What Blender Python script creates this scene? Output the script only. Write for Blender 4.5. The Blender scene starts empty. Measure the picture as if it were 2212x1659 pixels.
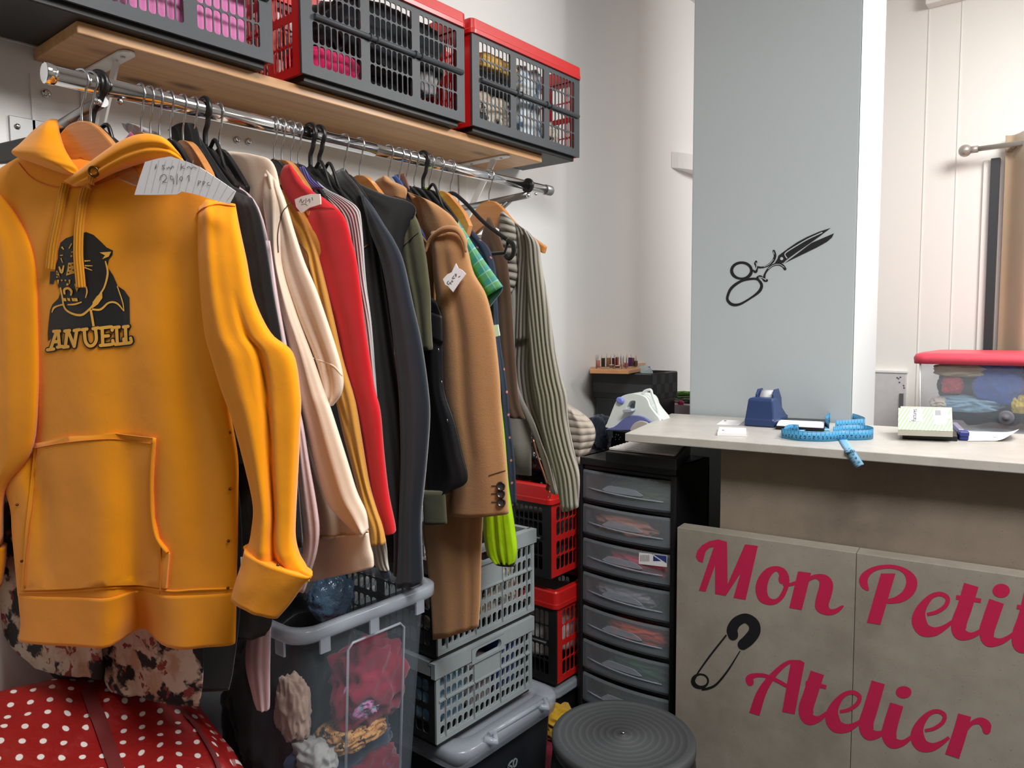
import bpy, bmesh, math, random
import numpy as np
from mathutils import Vector, Matrix, noise as mnoise
from mathutils.bvhtree import BVHTree
from mathutils.geometry import delaunay_2d_cdt
random.seed(7)
COL = bpy.context.scene.collection
PI = math.pi
# ------------------------------------------------------------------ camera solve (image taken as 2212 x 1659)
FPX, YAW, PIT, ROL, CAMH = 1608.0, -0.688104, 0.0741278, -0.0057330, 1.35
CF = np.array([math.sin(YAW)*math.cos(PIT), math.cos(YAW)*math.cos(PIT), -math.sin(PIT)])
_r0 = np.array([math.cos(YAW), -math.sin(YAW), 0.0]); _u0 = np.cross(_r0, CF)
CR = _r0*math.cos(ROL)+_u0*math.sin(ROL); CU = -_r0*math.sin(ROL)+_u0*math.cos(ROL)
CO = np.array([0.0, 0.0, CAMH])
def ray(x, y): return CF + CR*(x-1106.0)/FPX - CU*(y-829.5)/FPX
def onax(x, y, ax, v):
    d = ray(x, y); return CO + d*((v-CO[ax])/d[ax])
def PX(x, y, v): return onax(x, y, 0, v)
def PY(x, y, v): return onax(x, y, 1, v)
def PZ(x, y, v): return onax(x, y, 2, v)
def PPL(x, y, pl):
    p, n = pl; d = ray(x, y); return CO + d*(((p-CO)@n)/(d@n))
def plane(p, n):
    n = np.array(n, float); return (np.array(p, float), n/np.linalg.norm(n))
def yplane(y): return plane((0, y, 0), (0, -1, 0))
def V(*a): return np.array(a, float)
def nrm(v):
    l = np.linalg.norm(v); return v/l if l > 1e-12 else v
def lin(c):
    c = c/255.0; return c/12.92 if c <= 0.04045 else ((c+0.055)/1.055)**2.4
def rgb(r, g, b): return (lin(r), lin(g), lin(b), 1.0)
# ------------------------------------------------------------------ materials
class NT:
    def __init__(s, name):
        s.m = bpy.data.materials.new(name); s.m.use_nodes = True
        s.t = s.m.node_tree; s.t.nodes.clear()
        s.out = s.t.nodes.new('ShaderNodeOutputMaterial')
    def n(s, typ, ins=None, **kw):
        nd = s.t.nodes.new(typ)
        for k, v in kw.items(): setattr(nd, k, v)
        for k, v in (ins or {}).items():
            if isinstance(v, bpy.types.NodeSocket): s.t.links.new(v, nd.inputs[k])
            else: nd.inputs[k].default_value = v
        return nd
    def math(s, op, a, b=None, c=None):
        ins = {0: a}
        if b is not None: ins[1] = b
        if c is not None: ins[2] = c
        return s.n('ShaderNodeMath', ins, operation=op).outputs[0]
    def mix(s, f, a, b):
        nd = s.n('ShaderNodeMix', None, data_type='RGBA')
        for k, v in ((0, f), (6, a), (7, b)):
            if isinstance(v, bpy.types.NodeSocket): s.t.links.new(v, nd.inputs[k])
            else: nd.inputs[k].default_value = v
        return nd.outputs[2]
    def co(s, which='Object'):
        return s.n('ShaderNodeTexCoord').outputs[which]
    def noise(s, vec, scale, detail=3.0, rough=0.5):
        return s.n('ShaderNodeTexNoise', {'Vector': vec, 'Scale': scale, 'Detail': detail, 'Roughness': rough}).outputs[0]
    def ramp(s, f, a, b):
        return s.n('ShaderNodeMapRange', {0: f, 1: a, 2: b, 3: 0.0, 4: 1.0}, clamp=True).outputs[0]
    def bump(s, h, strength=0.3, dist=0.002):
        return s.n('ShaderNodeBump', {'Height': h, 'Strength': strength, 'Distance': dist}).outputs[0]
    def bsdf(s, color, rough=0.6, metal=0.0, normal=None, sheen=0.0, spec=0.5, coat=0.0):
        ins = {'Base Color': color, 'Roughness': rough, 'Metallic': metal, 'Specular IOR Level': spec}
        if sheen: ins['Sheen Weight'] = sheen; ins['Sheen Roughness'] = 0.5
        if coat: ins['Coat Weight'] = coat; ins['Coat Roughness'] = 0.15
        if normal is not None: ins['Normal'] = normal
        return s.n('ShaderNodeBsdfPrincipled', ins).outputs[0]
    def done(s, sh):
        s.t.links.new(sh, s.out.inputs[0]); return s.m
def plain(name, c, rough=0.5, metal=0.0, var=0.08, spec=0.5, coat=0.0, bump=0.05, scale=40):
    t = NT(name); o = t.co()
    nz = t.noise(o, scale, 4)
    dark = tuple(x*(1-var) for x in c[:3])+(1,); lite = tuple(min(1, x*(1+var)) for x in c[:3])+(1,)
    col = t.mix(nz, dark, lite)
    return t.done(t.bsdf(col, rough, metal, t.bump(t.noise(o, scale*5, 2), bump), spec=spec, coat=coat))
def cloth(name, c, rough=0.92, weave=900, bump=0.25, var=0.10, sheen=0.25, spec=0.2, crease=0.5):
    t = NT(name); o = t.co()
    nz = t.noise(o, 9, 3); fine = t.noise(o, weave, 2)
    dark = tuple(x*(1-var) for x in c[:3])+(1,); lite = tuple(min(1, x*(1+var)) for x in c[:3])+(1,)
    col = t.mix(nz, dark, lite)
    col = t.mix(t.math('MULTIPLY', fine, 0.25), col, tuple(x*0.7 for x in c[:3])+(1,))
    b1 = t.bump(t.noise(o, 22, 3, 0.45), crease, 0.004)
    nd = t.n('ShaderNodeBump', {'Height': fine, 'Strength': bump, 'Distance': 0.0008, 'Normal': b1}).outputs[0]
    return t.done(t.bsdf(col, rough, 0, nd, sheen, spec))
def ribbed(name, c, pitch=0.012, axis=0, depth=0.004, dark=0.55, c2=None, rough=0.95):
    t = NT(name); uv = t.n('ShaderNodeSeparateXYZ', {0: t.co('UV')}).outputs[axis]
    w = t.math('ABSOLUTE', t.math('SINE', t.math('MULTIPLY', uv, PI/pitch)))
    fine = t.noise(t.co(), 700, 2)
    c2 = c2 or tuple(x*dark for x in c[:3])+(1,)
    col = t.mix(t.ramp(w, 0.0, 0.55), c2, c)
    col = t.mix(t.math('MULTIPLY', fine, 0.3), col, tuple(x*0.75 for x in c[:3])+(1,))
    nb = t.bump(w, 0.9, depth)
    nd = t.n('ShaderNodeBump', {'Height': fine, 'Strength': 0.3, 'Distance': 0.001, 'Normal': nb}).outputs[0]
    return t.done(t.bsdf(col, rough, 0, nd, 0.2, 0.2))
def dotted(name, base, dot, pitch=0.05, r=0.2, rough=0.35, jitter=0.0, coat=0.2, crease=0.6):
    t = NT(name); s = t.n('ShaderNodeSeparateXYZ', {0: t.co('UV')}).outputs
    u = t.math('DIVIDE', s[0], pitch); v = t.math('DIVIDE', s[1], pitch*0.5)
    row = t.math('FLOOR', v)
    u2 = t.math('ADD', u, t.math('MULTIPLY', row, 0.5))
    fu = t.math('SUBTRACT', t.math('FRACT', u2), 0.5); fv = t.math('MULTIPLY', t.math('SUBTRACT', t.math('FRACT', v), 0.5), 0.5)
    d = t.math('SQRT', t.math('ADD', t.math('MULTIPLY', fu, fu), t.math('MULTIPLY', fv, fv)))
    f = t.ramp(d, r, r-0.03)
    nz = t.noise(t.co(), 7, 4)
    b = t.mix(nz, tuple(x*0.72 for x in base[:3])+(1,), base)
    col = t.mix(f, b, dot)
    return t.done(t.bsdf(col, rough, 0, t.bump(t.noise(t.co(), 13, 4, 0.6), crease, 0.012), coat=coat))
def floral(name, base, darkc, red, scale=14):
    t = NT(name); o = t.co()
    wv = t.n('ShaderNodeVectorMath', {0: o, 1: t.n('ShaderNodeVectorMath', {0: t.n('ShaderNodeTexNoise', {'Vector': o, 'Scale': 60.0}).outputs[1], 1: (0.03, 0.03, 0.03)}, operation='MULTIPLY').outputs[0]}, operation='ADD').outputs[0]
    a = t.noise(wv, scale, 3); b = t.noise(wv, scale*2.1, 2); c = t.noise(wv, scale*1.4, 4)
    col = t.mix(t.ramp(c, 0.45, 0.62), base, (base[0]*.8, base[1]*.62, base[2]*.5, 1))
    col = t.mix(t.ramp(a, 0.55, 0.60), col, darkc)
    col = t.mix(t.ramp(b, 0.62, 0.65), col, red)
    return t.done(t.bsdf(col, 0.7, 0, t.bump(t.noise(o, 30, 3), 0.4, 0.004), 0.1, 0.3))
def plaid(name, a, b, line):
    t = NT(name); s = t.n('ShaderNodeSeparateXYZ', {0: t.co('UV')}).outputs
    def band(x, p, w): return t.ramp(t.math('ABSOLUTE', t.math('SUBTRACT', t.math('FRACT', t.math('DIVIDE', x, p)), 0.5)), w+0.05, w)
    f1 = band(s[0], 0.03, 0.25); f2 = band(s[1], 0.03, 0.25)
    col = t.mix(t.math('MULTIPLY', t.math('ADD', f1, f2), 0.5), a, b)
    l = t.math('MAXIMUM', band(t.math('ADD', s[0], 0.008), 0.03, 0.015), band(t.math('ADD', s[1], 0.008), 0.03, 0.015))
    col = t.mix(t.math('MULTIPLY', l, 0.6), col, line)
    return t.done(t.bsdf(col, 0.8, 0, t.bump(t.noise(t.co(), 900, 2), 0.2, 0.001), 0.1, 0.2))
def wood(name, c, c2, axis=1, scale=1.0, rough=0.45, knots=True, coat=0.15):
    t = NT(name); o = t.co()
    sc = [22*scale]*3; sc[axis] = 1.2*scale
    m = t.n('ShaderNodeMapping', {'Vector': o, 'Scale': tuple(sc)}).outputs[0]
    g = t.noise(m, 1.6, 6, 0.62); g2 = t.noise(m, 9, 4)
    col = t.mix(t.ramp(g, 0.3, 0.7), c, c2)
    col = t.mix(t.math('MULTIPLY', g2, 0.35), col, tuple(x*0.72 for x in c2[:3])+(1,))
    if knots:
        kc = [13*scale]*3; kc[axis] = 5.5*scale
        km = t.n('ShaderNodeMapping', {'Vector': o, 'Scale': tuple(kc)}).outputs[0]
        vd = t.n('ShaderNodeTexVoronoi', {'Vector': km, 'Scale': 1.0, 'Randomness': 1.0}).outputs[0]
        col = t.mix(t.ramp(vd, 0.26, 0.10), col, tuple(x*0.33 for x in c2[:3])+(1,))
    return t.done(t.bsdf(col, rough, 0, t.bump(g2, 0.12, 0.001), coat=coat))
def concrete(name, c, c2, scale=3.0, rough=0.6):
    t = NT(name); o = t.co()
    a = t.noise(o, scale, 6, 0.6); b = t.noise(o, scale*5, 5, 0.65); f = t.noise(o, 260, 2)
    col = t.mix(t.ramp(a, 0.32, 0.68), c, c2)
    col = t.mix(t.math('MULTIPLY', t.ramp(b, 0.4, 0.7), 0.35), col, tuple(min(1, x*1.2) for x in c[:3])+(1,))
    col = t.mix(t.math('MULTIPLY', t.ramp(f, 0.66, 0.75), 0.5), col, tuple(x*0.45 for x in c2[:3])+(1,))
    return t.done(t.bsdf(col, rough, 0, t.bump(b, 0.08, 0.002)))
def translucent(name, c, fac=0.35, rough=0.25, frost=0.0):
    t = NT(name); o = t.co()
    p = t.bsdf(t.mix(t.noise(o, 18, 3), tuple(x*0.93 for x in c[:3])+(1,), c), rough, spec=0.6)
    tr = t.n('ShaderNodeBsdfTransparent', {'Color': (0.96, 0.97, 1, 1)}).outputs[0]
    sh = t.n('ShaderNodeMixShader', {0: fac, 1: tr, 2: p}).outputs[0]
    return t.done(sh)
def wallpaint(name, c, rough=0.75, var=0.02):
    t = NT(name); o = t.co()
    nz = t.noise(o, 2.2, 4)
    col = t.mix(nz, tuple(x*(1-var) for x in c[:3])+(1,), c)
    return t.done(t.bsdf(col, rough, 0, t.bump(t.noise(o, 120, 3), 0.08, 0.002), spec=0.3))
def ringed(name, c, c2, pitch=0.012, cx=0.0, cy=0.0):
    t = NT(name); s = t.n('ShaderNodeSeparateXYZ', {0: t.co()}).outputs
    r = t.math('SQRT', t.math('ADD', t.math('MULTIPLY', s[0], s[0]), t.math('MULTIPLY', s[1], s[1])))
    w = t.math('SINE', t.math('MULTIPLY', r, 2*PI/pitch))
    col = t.mix(t.ramp(w, 0.2, 0.9), c, c2)
    return t.done(t.bsdf(col, 0.7, 0, t.bump(w, 0.2, 0.001)))
def tapemat(name, c, ink):
    t = NT(name); s = t.n('ShaderNodeSeparateXYZ', {0: t.co('UV')}).outputs
    fx = t.math('FRACT', t.math('DIVIDE', s[0], 0.01)); v = s[1]
    tick = t.math('MULTIPLY', t.math('LESS_THAN', fx, 0.12), t.math('GREATER_THAN', v, 0.62))
    fx2 = t.math('FRACT', t.math('DIVIDE', s[0], 0.002))
    t2 = t.math('MULTIPLY', t.math('LESS_THAN', fx2, 0.3), t.math('GREATER_THAN', v, 0.85))
    blk = t.math('MULTIPLY', t.math('MULTIPLY', t.math('GREATER_THAN', fx, 0.3), t.math('LESS_THAN', fx, 0.8)),
                 t.math('MULTIPLY', t.math('GREATER_THAN', v, 0.22), t.math('LESS_THAN', v, 0.55)))
    gl = t.math('GREATER_THAN', t.noise(t.n('ShaderNodeVectorMath', {0: t.co('UV'), 1: (420, 7, 1)}, operation='MULTIPLY').outputs[0], 1.0, 1), 0.48)
    f = t.math('MAXIMUM', t.math('MAXIMUM', tick, t2), t.math('MULTIPLY', blk, gl))
    return t.done(t.bsdf(t.mix(f, c, ink), 0.5))
# ------------------------------------------------------------------ mesh builder
class MB:
    def __init__(s): s.v = []; s.f = []; s.uv = []; s.fm = []
    def add(s, vs, fs, uvs=None, smooth=True):
        b = len(s.v); s.v += [tuple(map(float, p)) for p in vs]
        s.uv += [tuple(u) for u in uvs] if uvs is not None else [(0.0, 0.0)]*len(vs)
        s.f += [tuple(b+i for i in f) for f in fs]; s.fm += [smooth]*len(fs)
        return s
    def hexa(s, c8, smooth=False):
        return s.add(c8, [(3,2,1,0),(4,5,6,7),(0,1,5,4),(1,2,6,5),(2,3,7,6),(3,0,4,7)], None, smooth)
    def box(s, lo, hi):
        a, b = lo, hi
        return s.hexa([(a[0],a[1],a[2]),(b[0],a[1],a[2]),(b[0],b[1],a[2]),(a[0],b[1],a[2]),(a[0],a[1],b[2]),(b[0],a[1],b[2]),(b[0],b[1],b[2]),(a[0],b[1],b[2])])
    def obox(s, c, ax, ay, az):
        c, ax, ay, az = map(np.array, (c, ax, ay, az))
        return s.hexa([c-ax-ay-az, c+ax-ay-az, c+ax+ay-az, c-ax+ay-az, c-ax-ay+az, c+ax-ay+az, c+ax+ay+az, c-ax+ay+az])
    def bar(s, a, b, w, h, up=(0,0,1)):
        a, b = np.array(a, float), np.array(b, float); d = nrm(b-a); sd = nrm(np.cross(d, up)); u = np.cross(sd, d)
        return s.obox((a+b)/2, (b-a)/2, sd*w/2, u*h/2)
    def loft(s, rings, cap=True, closed=True, uvs=None, smooth=True):
        n = len(rings[0]); vs = [p for r in rings for p in r]; fs = []
        m = n if closed else n-1
        for i in range(len(rings)-1):
            for k in range(m):
                k2 = (k+1) % n
                fs.append((i*n+k, i*n+k2, (i+1)*n+k2, (i+1)*n+k))
        b = len(s.v)
        s.add(vs, fs, uvs, smooth)
        if cap and closed:
            s.f.append(tuple(b+k for k in reversed(range(n)))); s.fm.append(False)
            e = b+(len(rings)-1)*n
            s.f.append(tuple(e+k for k in range(n))); s.fm.append(False)
        return s
    def tube(s, pts, r, n=8, closed=False, cap=True):
        pts = [np.array(p, float) for p in pts]; N = len(pts)
        rs = r if isinstance(r, (list, tuple)) else [r]*N
        rings = []; u = None
        for i, p in enumerate(pts):
            if closed: d = nrm(pts[(i+1) % N]-pts[i-1])
            else: d = nrm(pts[min(i+1, N-1)]-pts[max(i-1, 0)])
            if u is None:
                u = nrm(np.cross(d, (0.3, 0.2, 0.93) if abs(d[2]) < 0.9 else (1, 0.1, 0)))
            u = nrm(u-d*(u@d)); w = np.cross(d, u)
            rings.append([p+(u*math.cos(a)+w*math.sin(a))*rs[i] for a in [2*PI*k/n for k in range(n)]])
        if closed: rings.append(rings[0]); cap = False
        return s.loft(rings, cap)
    def lathe(s, prof, c=(0,0,0), n=32, cap=True, ax=2):
        rings = []
        for r, z in prof:
            ring = []
            for k in range(n):
                a = 2*PI*k/n; p = [r*math.cos(a), r*math.sin(a), z]
                if ax == 1: p = [p[0], p[2], -p[1]]
                if ax == 0: p = [p[2], p[0], p[1]]
                ring.append((c[0]+p[0], c[1]+p[1], c[2]+p[2]))
            rings.append(ring)
        return s.loft(rings, cap)
    def ball(s, c, r, n=12):
        r = r if isinstance(r, (tuple, list)) else (r, r, r)
        rings = []
        for i in range(1, n):
            t = PI*i/n
            rings.append([(c[0]+r[0]*math.sin(t)*math.cos(a), c[1]+r[1]*math.sin(t)*math.sin(a), c[2]-r[2]*math.cos(t)) for a in [2*PI*k/(2*n) for k in range(2*n)]])
        return s.loft(rings, True)
    def prism(s, poly, o, ex, ey, en, h):
        """poly 2d in frame (o, ex, ey), extruded from 0 to h along en"""
        o, ex, ey, en = map(lambda a: np.array(a, float), (o, ex, ey, en))
        a = [o+ex*p[0]+ey*p[1] for p in poly]; b = [p+en*h for p in a]; n = len(poly)
        return s.add(a+b, [tuple(reversed(range(n))), tuple(range(n, 2*n))]+[(k, (k+1) % n, n+(k+1) % n, n+k) for k in range(n)], None, False)
    def rbox(s, lo, hi, r=0.01, seg=4):
        """box with rounded vertical edges"""
        x0, y0, z0 = lo; x1, y1, z1 = hi
        pl = rrect(x0, y0, x1, y1, r, seg)
        return s.prism(pl, (0,0,z0), (1,0,0), (0,1,0), (0,0,1), z1-z0)
    def frame_plate(s, o, ex, ey, en, cell, slot, th, rad=0.3, seg=3):
        """one lattice cell: rectangular cell with a rounded slot through it"""
        o, ex, ey, en = map(lambda a: np.array(a, float), (o, ex, ey, en))
        x0, y0, x1, y1 = cell; a0, b0, a1, b1 = slot
        r = min(a1-a0, b1-b0)*rad
        sl = rrect(a0, b0, a1, b1, r, seg); n = len(sl); q = n//4
        cor = [(x1, y0), (x1, y1), (x0, y1), (x0, y0)]
        vs = []
        for z in (0, th):
            vs += [o+ex*p[0]+ey*p[1]+en*z for p in sl]+[o+ex*p[0]+ey*p[1]+en*z for p in cor]
        fs = []
        for z in (0, 1):
            B = z*(n+4)
            for c in range(4):
                for k in range(q-1):
                    f = (B+n+c, B+c*q+k+1, B+c*q+k)
                    fs.append(f if z else f[::-1])
                k1 = c*q+q-1; k2 = ((c+1) % 4)*q
                f = (B+n+c, B+n+(c+1) % 4, B+k2, B+k1)
                fs.append(f if z else f[::-1])
        for k in range(n):
            k2 = (k+1) % n
            fs.append((k, k2, n+4+k2, n+4+k))
        return s.add(vs, fs, None, False)
    def merge(s, o):
        b = len(s.v); s.v += o.v; s.uv += o.uv; s.f += [tuple(b+i for i in f) for f in o.f]; s.fm += o.fm; return s
    def bvh(s): return BVHTree.FromPolygons([Vector(p) for p in s.v], s.f)
def rrect(x0, y0, x1, y1, r, seg=4):
    """rounded rectangle, corners in order (x1,y0),(x1,y1),(x0,y1),(x0,y0)"""
    out = []
    for cx, cy, a0 in ((x1-r, y0+r, -PI/2), (x1-r, y1-r, 0), (x0+r, y1-r, PI/2), (x0+r, y0+r, PI)):
        for k in range(seg+1):
            a = a0+PI/2*k/seg; out.append((cx+r*math.cos(a), cy+r*math.sin(a)))
    return out
def cr(pts, sub):
    """Catmull-Rom through rows of numbers"""
    P = [np.array(p, float) for p in pts]; out = []
    if len(P) == 2:
        return [P[0]+(P[1]-P[0])*k/sub for k in range(sub+1)]
    for i in range(len(P)-1):
        p0 = P[i-1] if i > 0 else 2*P[0]-P[1]; p1, p2 = P[i], P[i+1]; p3 = P[i+2] if i+2 < len(P) else 2*P[-1]-P[-2]
        for k in range(sub):
            t = k/sub
            out.append(0.5*((2*p1)+(-p0+p2)*t+(2*p0-5*p1+4*p2-p3)*t*t+(-p0+3*p1-3*p2+p3)*t**3))
    out.append(P[-1]); return out
def crc(pts, sub):
    P = [np.array(p, float) for p in pts]; n = len(P); out = []
    for i in range(n):
        p0, p1, p2, p3 = P[i-1], P[i], P[(i+1) % n], P[(i+2) % n]
        for k in range(sub):
            t = k/sub
            out.append(0.5*((2*p1)+(-p0+p2)*t+(2*p0-5*p1+4*p2-p3)*t*t+(-p0+3*p1-3*p2+p3)*t**3))
    return out
# ------------------------------------------------------------------ object helpers
def obj(name, mb, mat, parent=None, bevel=0.0, seg=2, sub=0):
    me = bpy.data.meshes.new(name)
    off = np.array(parent_world(parent)) if parent is not None else np.zeros(3)
    me.from_pydata([tuple(np.array(p)-off) for p in mb.v], [], mb.f)
    if any(u != (0.0, 0.0) for u in mb.uv):
        l = me.uv_layers.new(name='UVMap')
        for p in me.polygons:
            for li in p.loop_indices: l.data[li].uv = mb.uv[me.loops[li].vertex_index]
    for p, sm in zip(me.polygons, mb.fm): p.use_smooth = sm
    me.update()
    bm = bmesh.new(); bm.from_mesh(me); bmesh.ops.recalc_face_normals(bm, faces=bm.faces); bm.to_mesh(me); bm.free()
    if mat: me.materials.append(mat)
    o = bpy.data.objects.new(name, me); COL.objects.link(o)
    if parent is not None: o.parent = parent
    if bevel:
        m = o.modifiers.new('bevel', 'BEVEL'); m.width = bevel; m.segments = seg; m.limit_method = 'ANGLE'; m.angle_limit = math.radians(40)
    if sub:
        m = o.modifiers.new('sub', 'SUBSURF'); m.levels = sub; m.render_levels = sub
    return o
def parent_world(p):
    v = Vector(p.location)
    while p.parent is not None:
        p = p.parent; v = v+Vector(p.location)
    return (v.x, v.y, v.z)
def thing(name, label, cat, loc=(0,0,0), group=None):
    o = bpy.data.objects.new(name, None); COL.objects.link(o); o.location = tuple(map(float, loc))
    o.empty_display_size = 0.02
    o['label'] = label; o['category'] = cat
    if group: o['group'] = group
    return o
def tag(o, label, cat, group=None):
    o['label'] = label; o['category'] = cat
    if group: o['group'] = group
    return o
def struct(name, mb, mat, **k):
    o = obj(name, mb, mat, **k); o['kind'] = 'structure'; return o
def dup(root, loc, label=None, group=None):
    r = root.copy(); COL.objects.link(r); r.location = tuple(map(float, loc))
    if label: r['label'] = label
    if group: r['group'] = group
    for ch in list(root.children):
        c = ch.copy(); COL.objects.link(c); c.parent = r
        for g in list(ch.children):
            d = g.copy(); COL.objects.link(d); d.parent = c
    return r
# ------------------------------------------------------------------ cloth slab: a closed, flattened, folded tube between two edges
def slab(rows, pl, t=0.02, nu=40, sub=5, folds=(), wob=None, flat=0.6, tm=None, dn=None, seed=1, back=1.0, taper=True):
    if pl is not None:
        L = [PPL(r[0], r[1], pl) for r in rows]; R = [PPL(r[2], r[3], pl) for r in rows]
        w_ = CO-(sum(L)+sum(R))/(2*len(L)); w_[2] = 0; n = nrm(nrm(w_)*0.8+pl[1]*0.2)
    else:
        L = [np.array(r[0], float) for r in rows]; R = [np.array(r[1], float) for r in rows]; n = V(0, -1, 0)
    L = cr(L, sub); R = cr(R, sub); M = len(L); nr = len(rows)
    def ip(arr, i):
        if arr is None: return None
        x = i/(M-1)*(len(arr)-1); k = min(int(x), len(arr)-2); return arr[k]+(arr[k+1]-arr[k])*(x-k)
    rings = []; uvs = []; ln = 0.0; prev = None; rnd = random.Random(seed); ph = [rnd.random()*6.28 for _ in range(6)]
    for i in range(M):
        v = i/(M-1); C = (L[i]+R[i])/2; h = (R[i]-L[i])/2; hw = np.linalg.norm(h)
        if prev is not None: ln += np.linalg.norm(C-prev)
        prev = C
        tr = t*(ip(tm, i) if tm is not None else 1.0)*((0.22+0.78*math.sin(min(1.0, v/0.10)*PI/2)) if taper else 1.0); d0 = ip(dn, i) if dn is not None else 0.0
        ring = []
        for k in range(nu):
            a = 2*PI*k/nu; c = math.cos(a); s = math.sin(a); u = (c+1)/2
            b = math.copysign(abs(s)**flat, s)
            if b < 0: b *= back
            d = 0.0
            for fo in folds:
                u0 = fo[0](v) if callable(fo[0]) else fo[0]; w = fo[1]; dep = fo[2](v) if callable(fo[2]) else fo[2]
                d += dep*math.exp(-((u-u0)/w)**2)
            if wob:
                amp, fq = wob[0], wob[1]; rampv = min(1.0, 0.25+v*1.1)
                d += amp*rampv*(math.sin(2*PI*fq*u+ph[0]+1.7*v)*0.6+math.sin(2*PI*fq*1.7*u+ph[1]-2.3*v)*0.4+0.35*math.sin(7*v+ph[2]+4*u))
            e = 1-abs(c)**5
            ring.append(C+h*c+n*(tr*b+d*e+d0)); uvs.append((c*hw, ln))
        rings.append(ring)
    return MB().loft(rings, True, True, uvs)
# ------------------------------------------------------------------ flat marks: polygons given by outline, laid on a surface
def inside(p, loops):
    x, y = p; c = False
    for l in loops:
        n = len(l); j = n-1
        for i in range(n):
            xi, yi = l[i]; xj, yj = l[j]
            if (yi > y) != (yj > y) and x < (xj-xi)*(y-yi)/(yj-yi)+xi: c = not c
            j = i
    return c
def tri2d(loops, step=None):
    vs = []; es = []
    for l in loops:
        b = len(vs)
        for i in range(len(l)):
            vs.append(Vector((float(l[i][0]), float(l[i][1])))); es.append((b+i, b+(i+1) % len(l)))
    if step:
        xs = [v.x for v in vs]; ys = [v.y for v in vs]
        y = min(ys)+step*0.5
        while y < max(ys):
            x = min(xs)+step*0.5
            while x < max(xs):
                if inside((x, y), loops): vs.append(Vector((x, y)))
                x += step
            y += step
    r = delaunay_2d_cdt(vs, es, [], 0, 1e-3)
    ov, of = r[0], r[2]; tris = []
    for f in of:
        cx = sum(ov[i].x for i in f)/len(f); cy = sum(ov[i].y for i in f)/len(f)
        if inside((cx, cy), loops): tris.append(tuple(f))
    return [(v.x, v.y) for v in ov], tris
def on_plane(pl, xf=None):
    def pr(x, y):
        if xf: x, y = xf(x, y)
        return PPL(x, y, pl), pl[1]
    return pr
def on_mesh(mbs, fallback, xf=None):
    trees = [m.bvh() for m in mbs]
    def pr(x, y):
        if xf: x, y = xf(x, y)
        d = nrm(ray(x, y)); best = None
        for t in trees:
            hit = t.ray_cast(Vector(CO), Vector(d))
            if hit[0] is not None and (best is None or hit[3] < best[3]): best = hit
        if best is None: return PPL(x, y, fallback), fallback[1]
        n = np.array(best[1]);
        if n@d > 0: n = -n
        n = nrm(n*0.5-d*0.5)
        return np.array(best[0]), n
    return pr
def decal(shapes, pr, eps=0.001, thick=0.0, step=None, mb=None):
    mb = mb or MB()
    for si, loops in enumerate(shapes):
        eps += 0.00002
        pts, tris = tri2d(loops, step)
        P = [pr(*p) for p in pts]
        top = [p+n*(eps+thick) for p, n in P]
        if thick:
            n0 = len(pts); bot = [p+n*(eps*0.2-0.001) for p, n in P]
            from collections import Counter
            ec = Counter()
            for t in tris:
                for i in range(len(t)):
                    ec[(t[i], t[(i+1) % len(t)])] += 1
            side = [(a, b, n0+b, n0+a) for (a, b) in ec if (b, a) not in ec]
            uv_ = [(p[0]*.001, p[1]*.001) for p in pts]
            if step: mb.add(top, tris, uv_, True); mb.add(top+bot, side, uv_*2, False)
            else: mb.add(top+bot, list(tris)+side, uv_*2, False)
        else:
            mb.add(top, tris, [(p[0]*.001, p[1]*.001) for p in pts], False)
    return mb
def stroke(pts, ws, sub=6, closed=False, rnd=False):
    """outline loop(s) of a brush stroke; ws = full widths per point"""
    if not isinstance(ws, (list, tuple)): ws = [ws]*len(pts)
    q = [(p[0], p[1], w) for p, w in zip(pts, ws)]
    q = crc(q, sub) if closed else cr(q, sub)
    l = []; r = []; n = len(q)
    for i in range(n):
        a = q[i-1] if (closed or i > 0) else q[i]; b = q[(i+1) % n] if (closed or i < n-1) else q[i]
        dx, dy = b[0]-a[0], b[1]-a[1]; m = math.hypot(dx, dy) or 1; w = q[i][2]/2
        l.append((q[i][0]-dy/m*w, q[i][1]+dx/m*w)); r.append((q[i][0]+dy/m*w, q[i][1]-dx/m*w))
    if closed: return [l, r]
    if rnd:
        e, e1 = q[-1], q[-2]; th = math.atan2(e[1]-e1[1], e[0]-e1[0])
        endc = [(e[0]+e[2]/2*math.cos(th+PI/2-PI*k/7), e[1]+e[2]/2*math.sin(th+PI/2-PI*k/7)) for k in range(1, 7)]
        s0, s1 = q[0], q[1]; th = math.atan2(s1[1]-s0[1], s1[0]-s0[0])
        stc = [(s0[0]+s0[2]/2*math.cos(th-PI/2-PI*k/7), s0[1]+s0[2]/2*math.sin(th-PI/2-PI*k/7)) for k in range(1, 7)]
        return [l+endc+r[::-1]+stc]
    return [l+r[::-1]]
def ell(cx, cy, rx, ry, rot=0, n=24):
    c, s = math.cos(rot), math.sin(rot)
    return [(cx+rx*math.cos(a)*c-ry*math.sin(a)*s, cy+rx*math.cos(a)*s+ry*math.sin(a)*c) for a in [2*PI*k/n for k in range(n)]]
def smooth_loop(l, sub=4): return [tuple(p) for p in crc(l, sub)]
def seam(path, pr, r=0.0012, eps=0.0008, sub=6, mb=None, n=6):
    mb = mb or MB(); q = cr(path, sub); pts = []
    for p in q:
        P, nn = pr(p[0], p[1]); pts.append(P+nn*eps)
    return mb.tube(pts, r, n)
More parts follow.
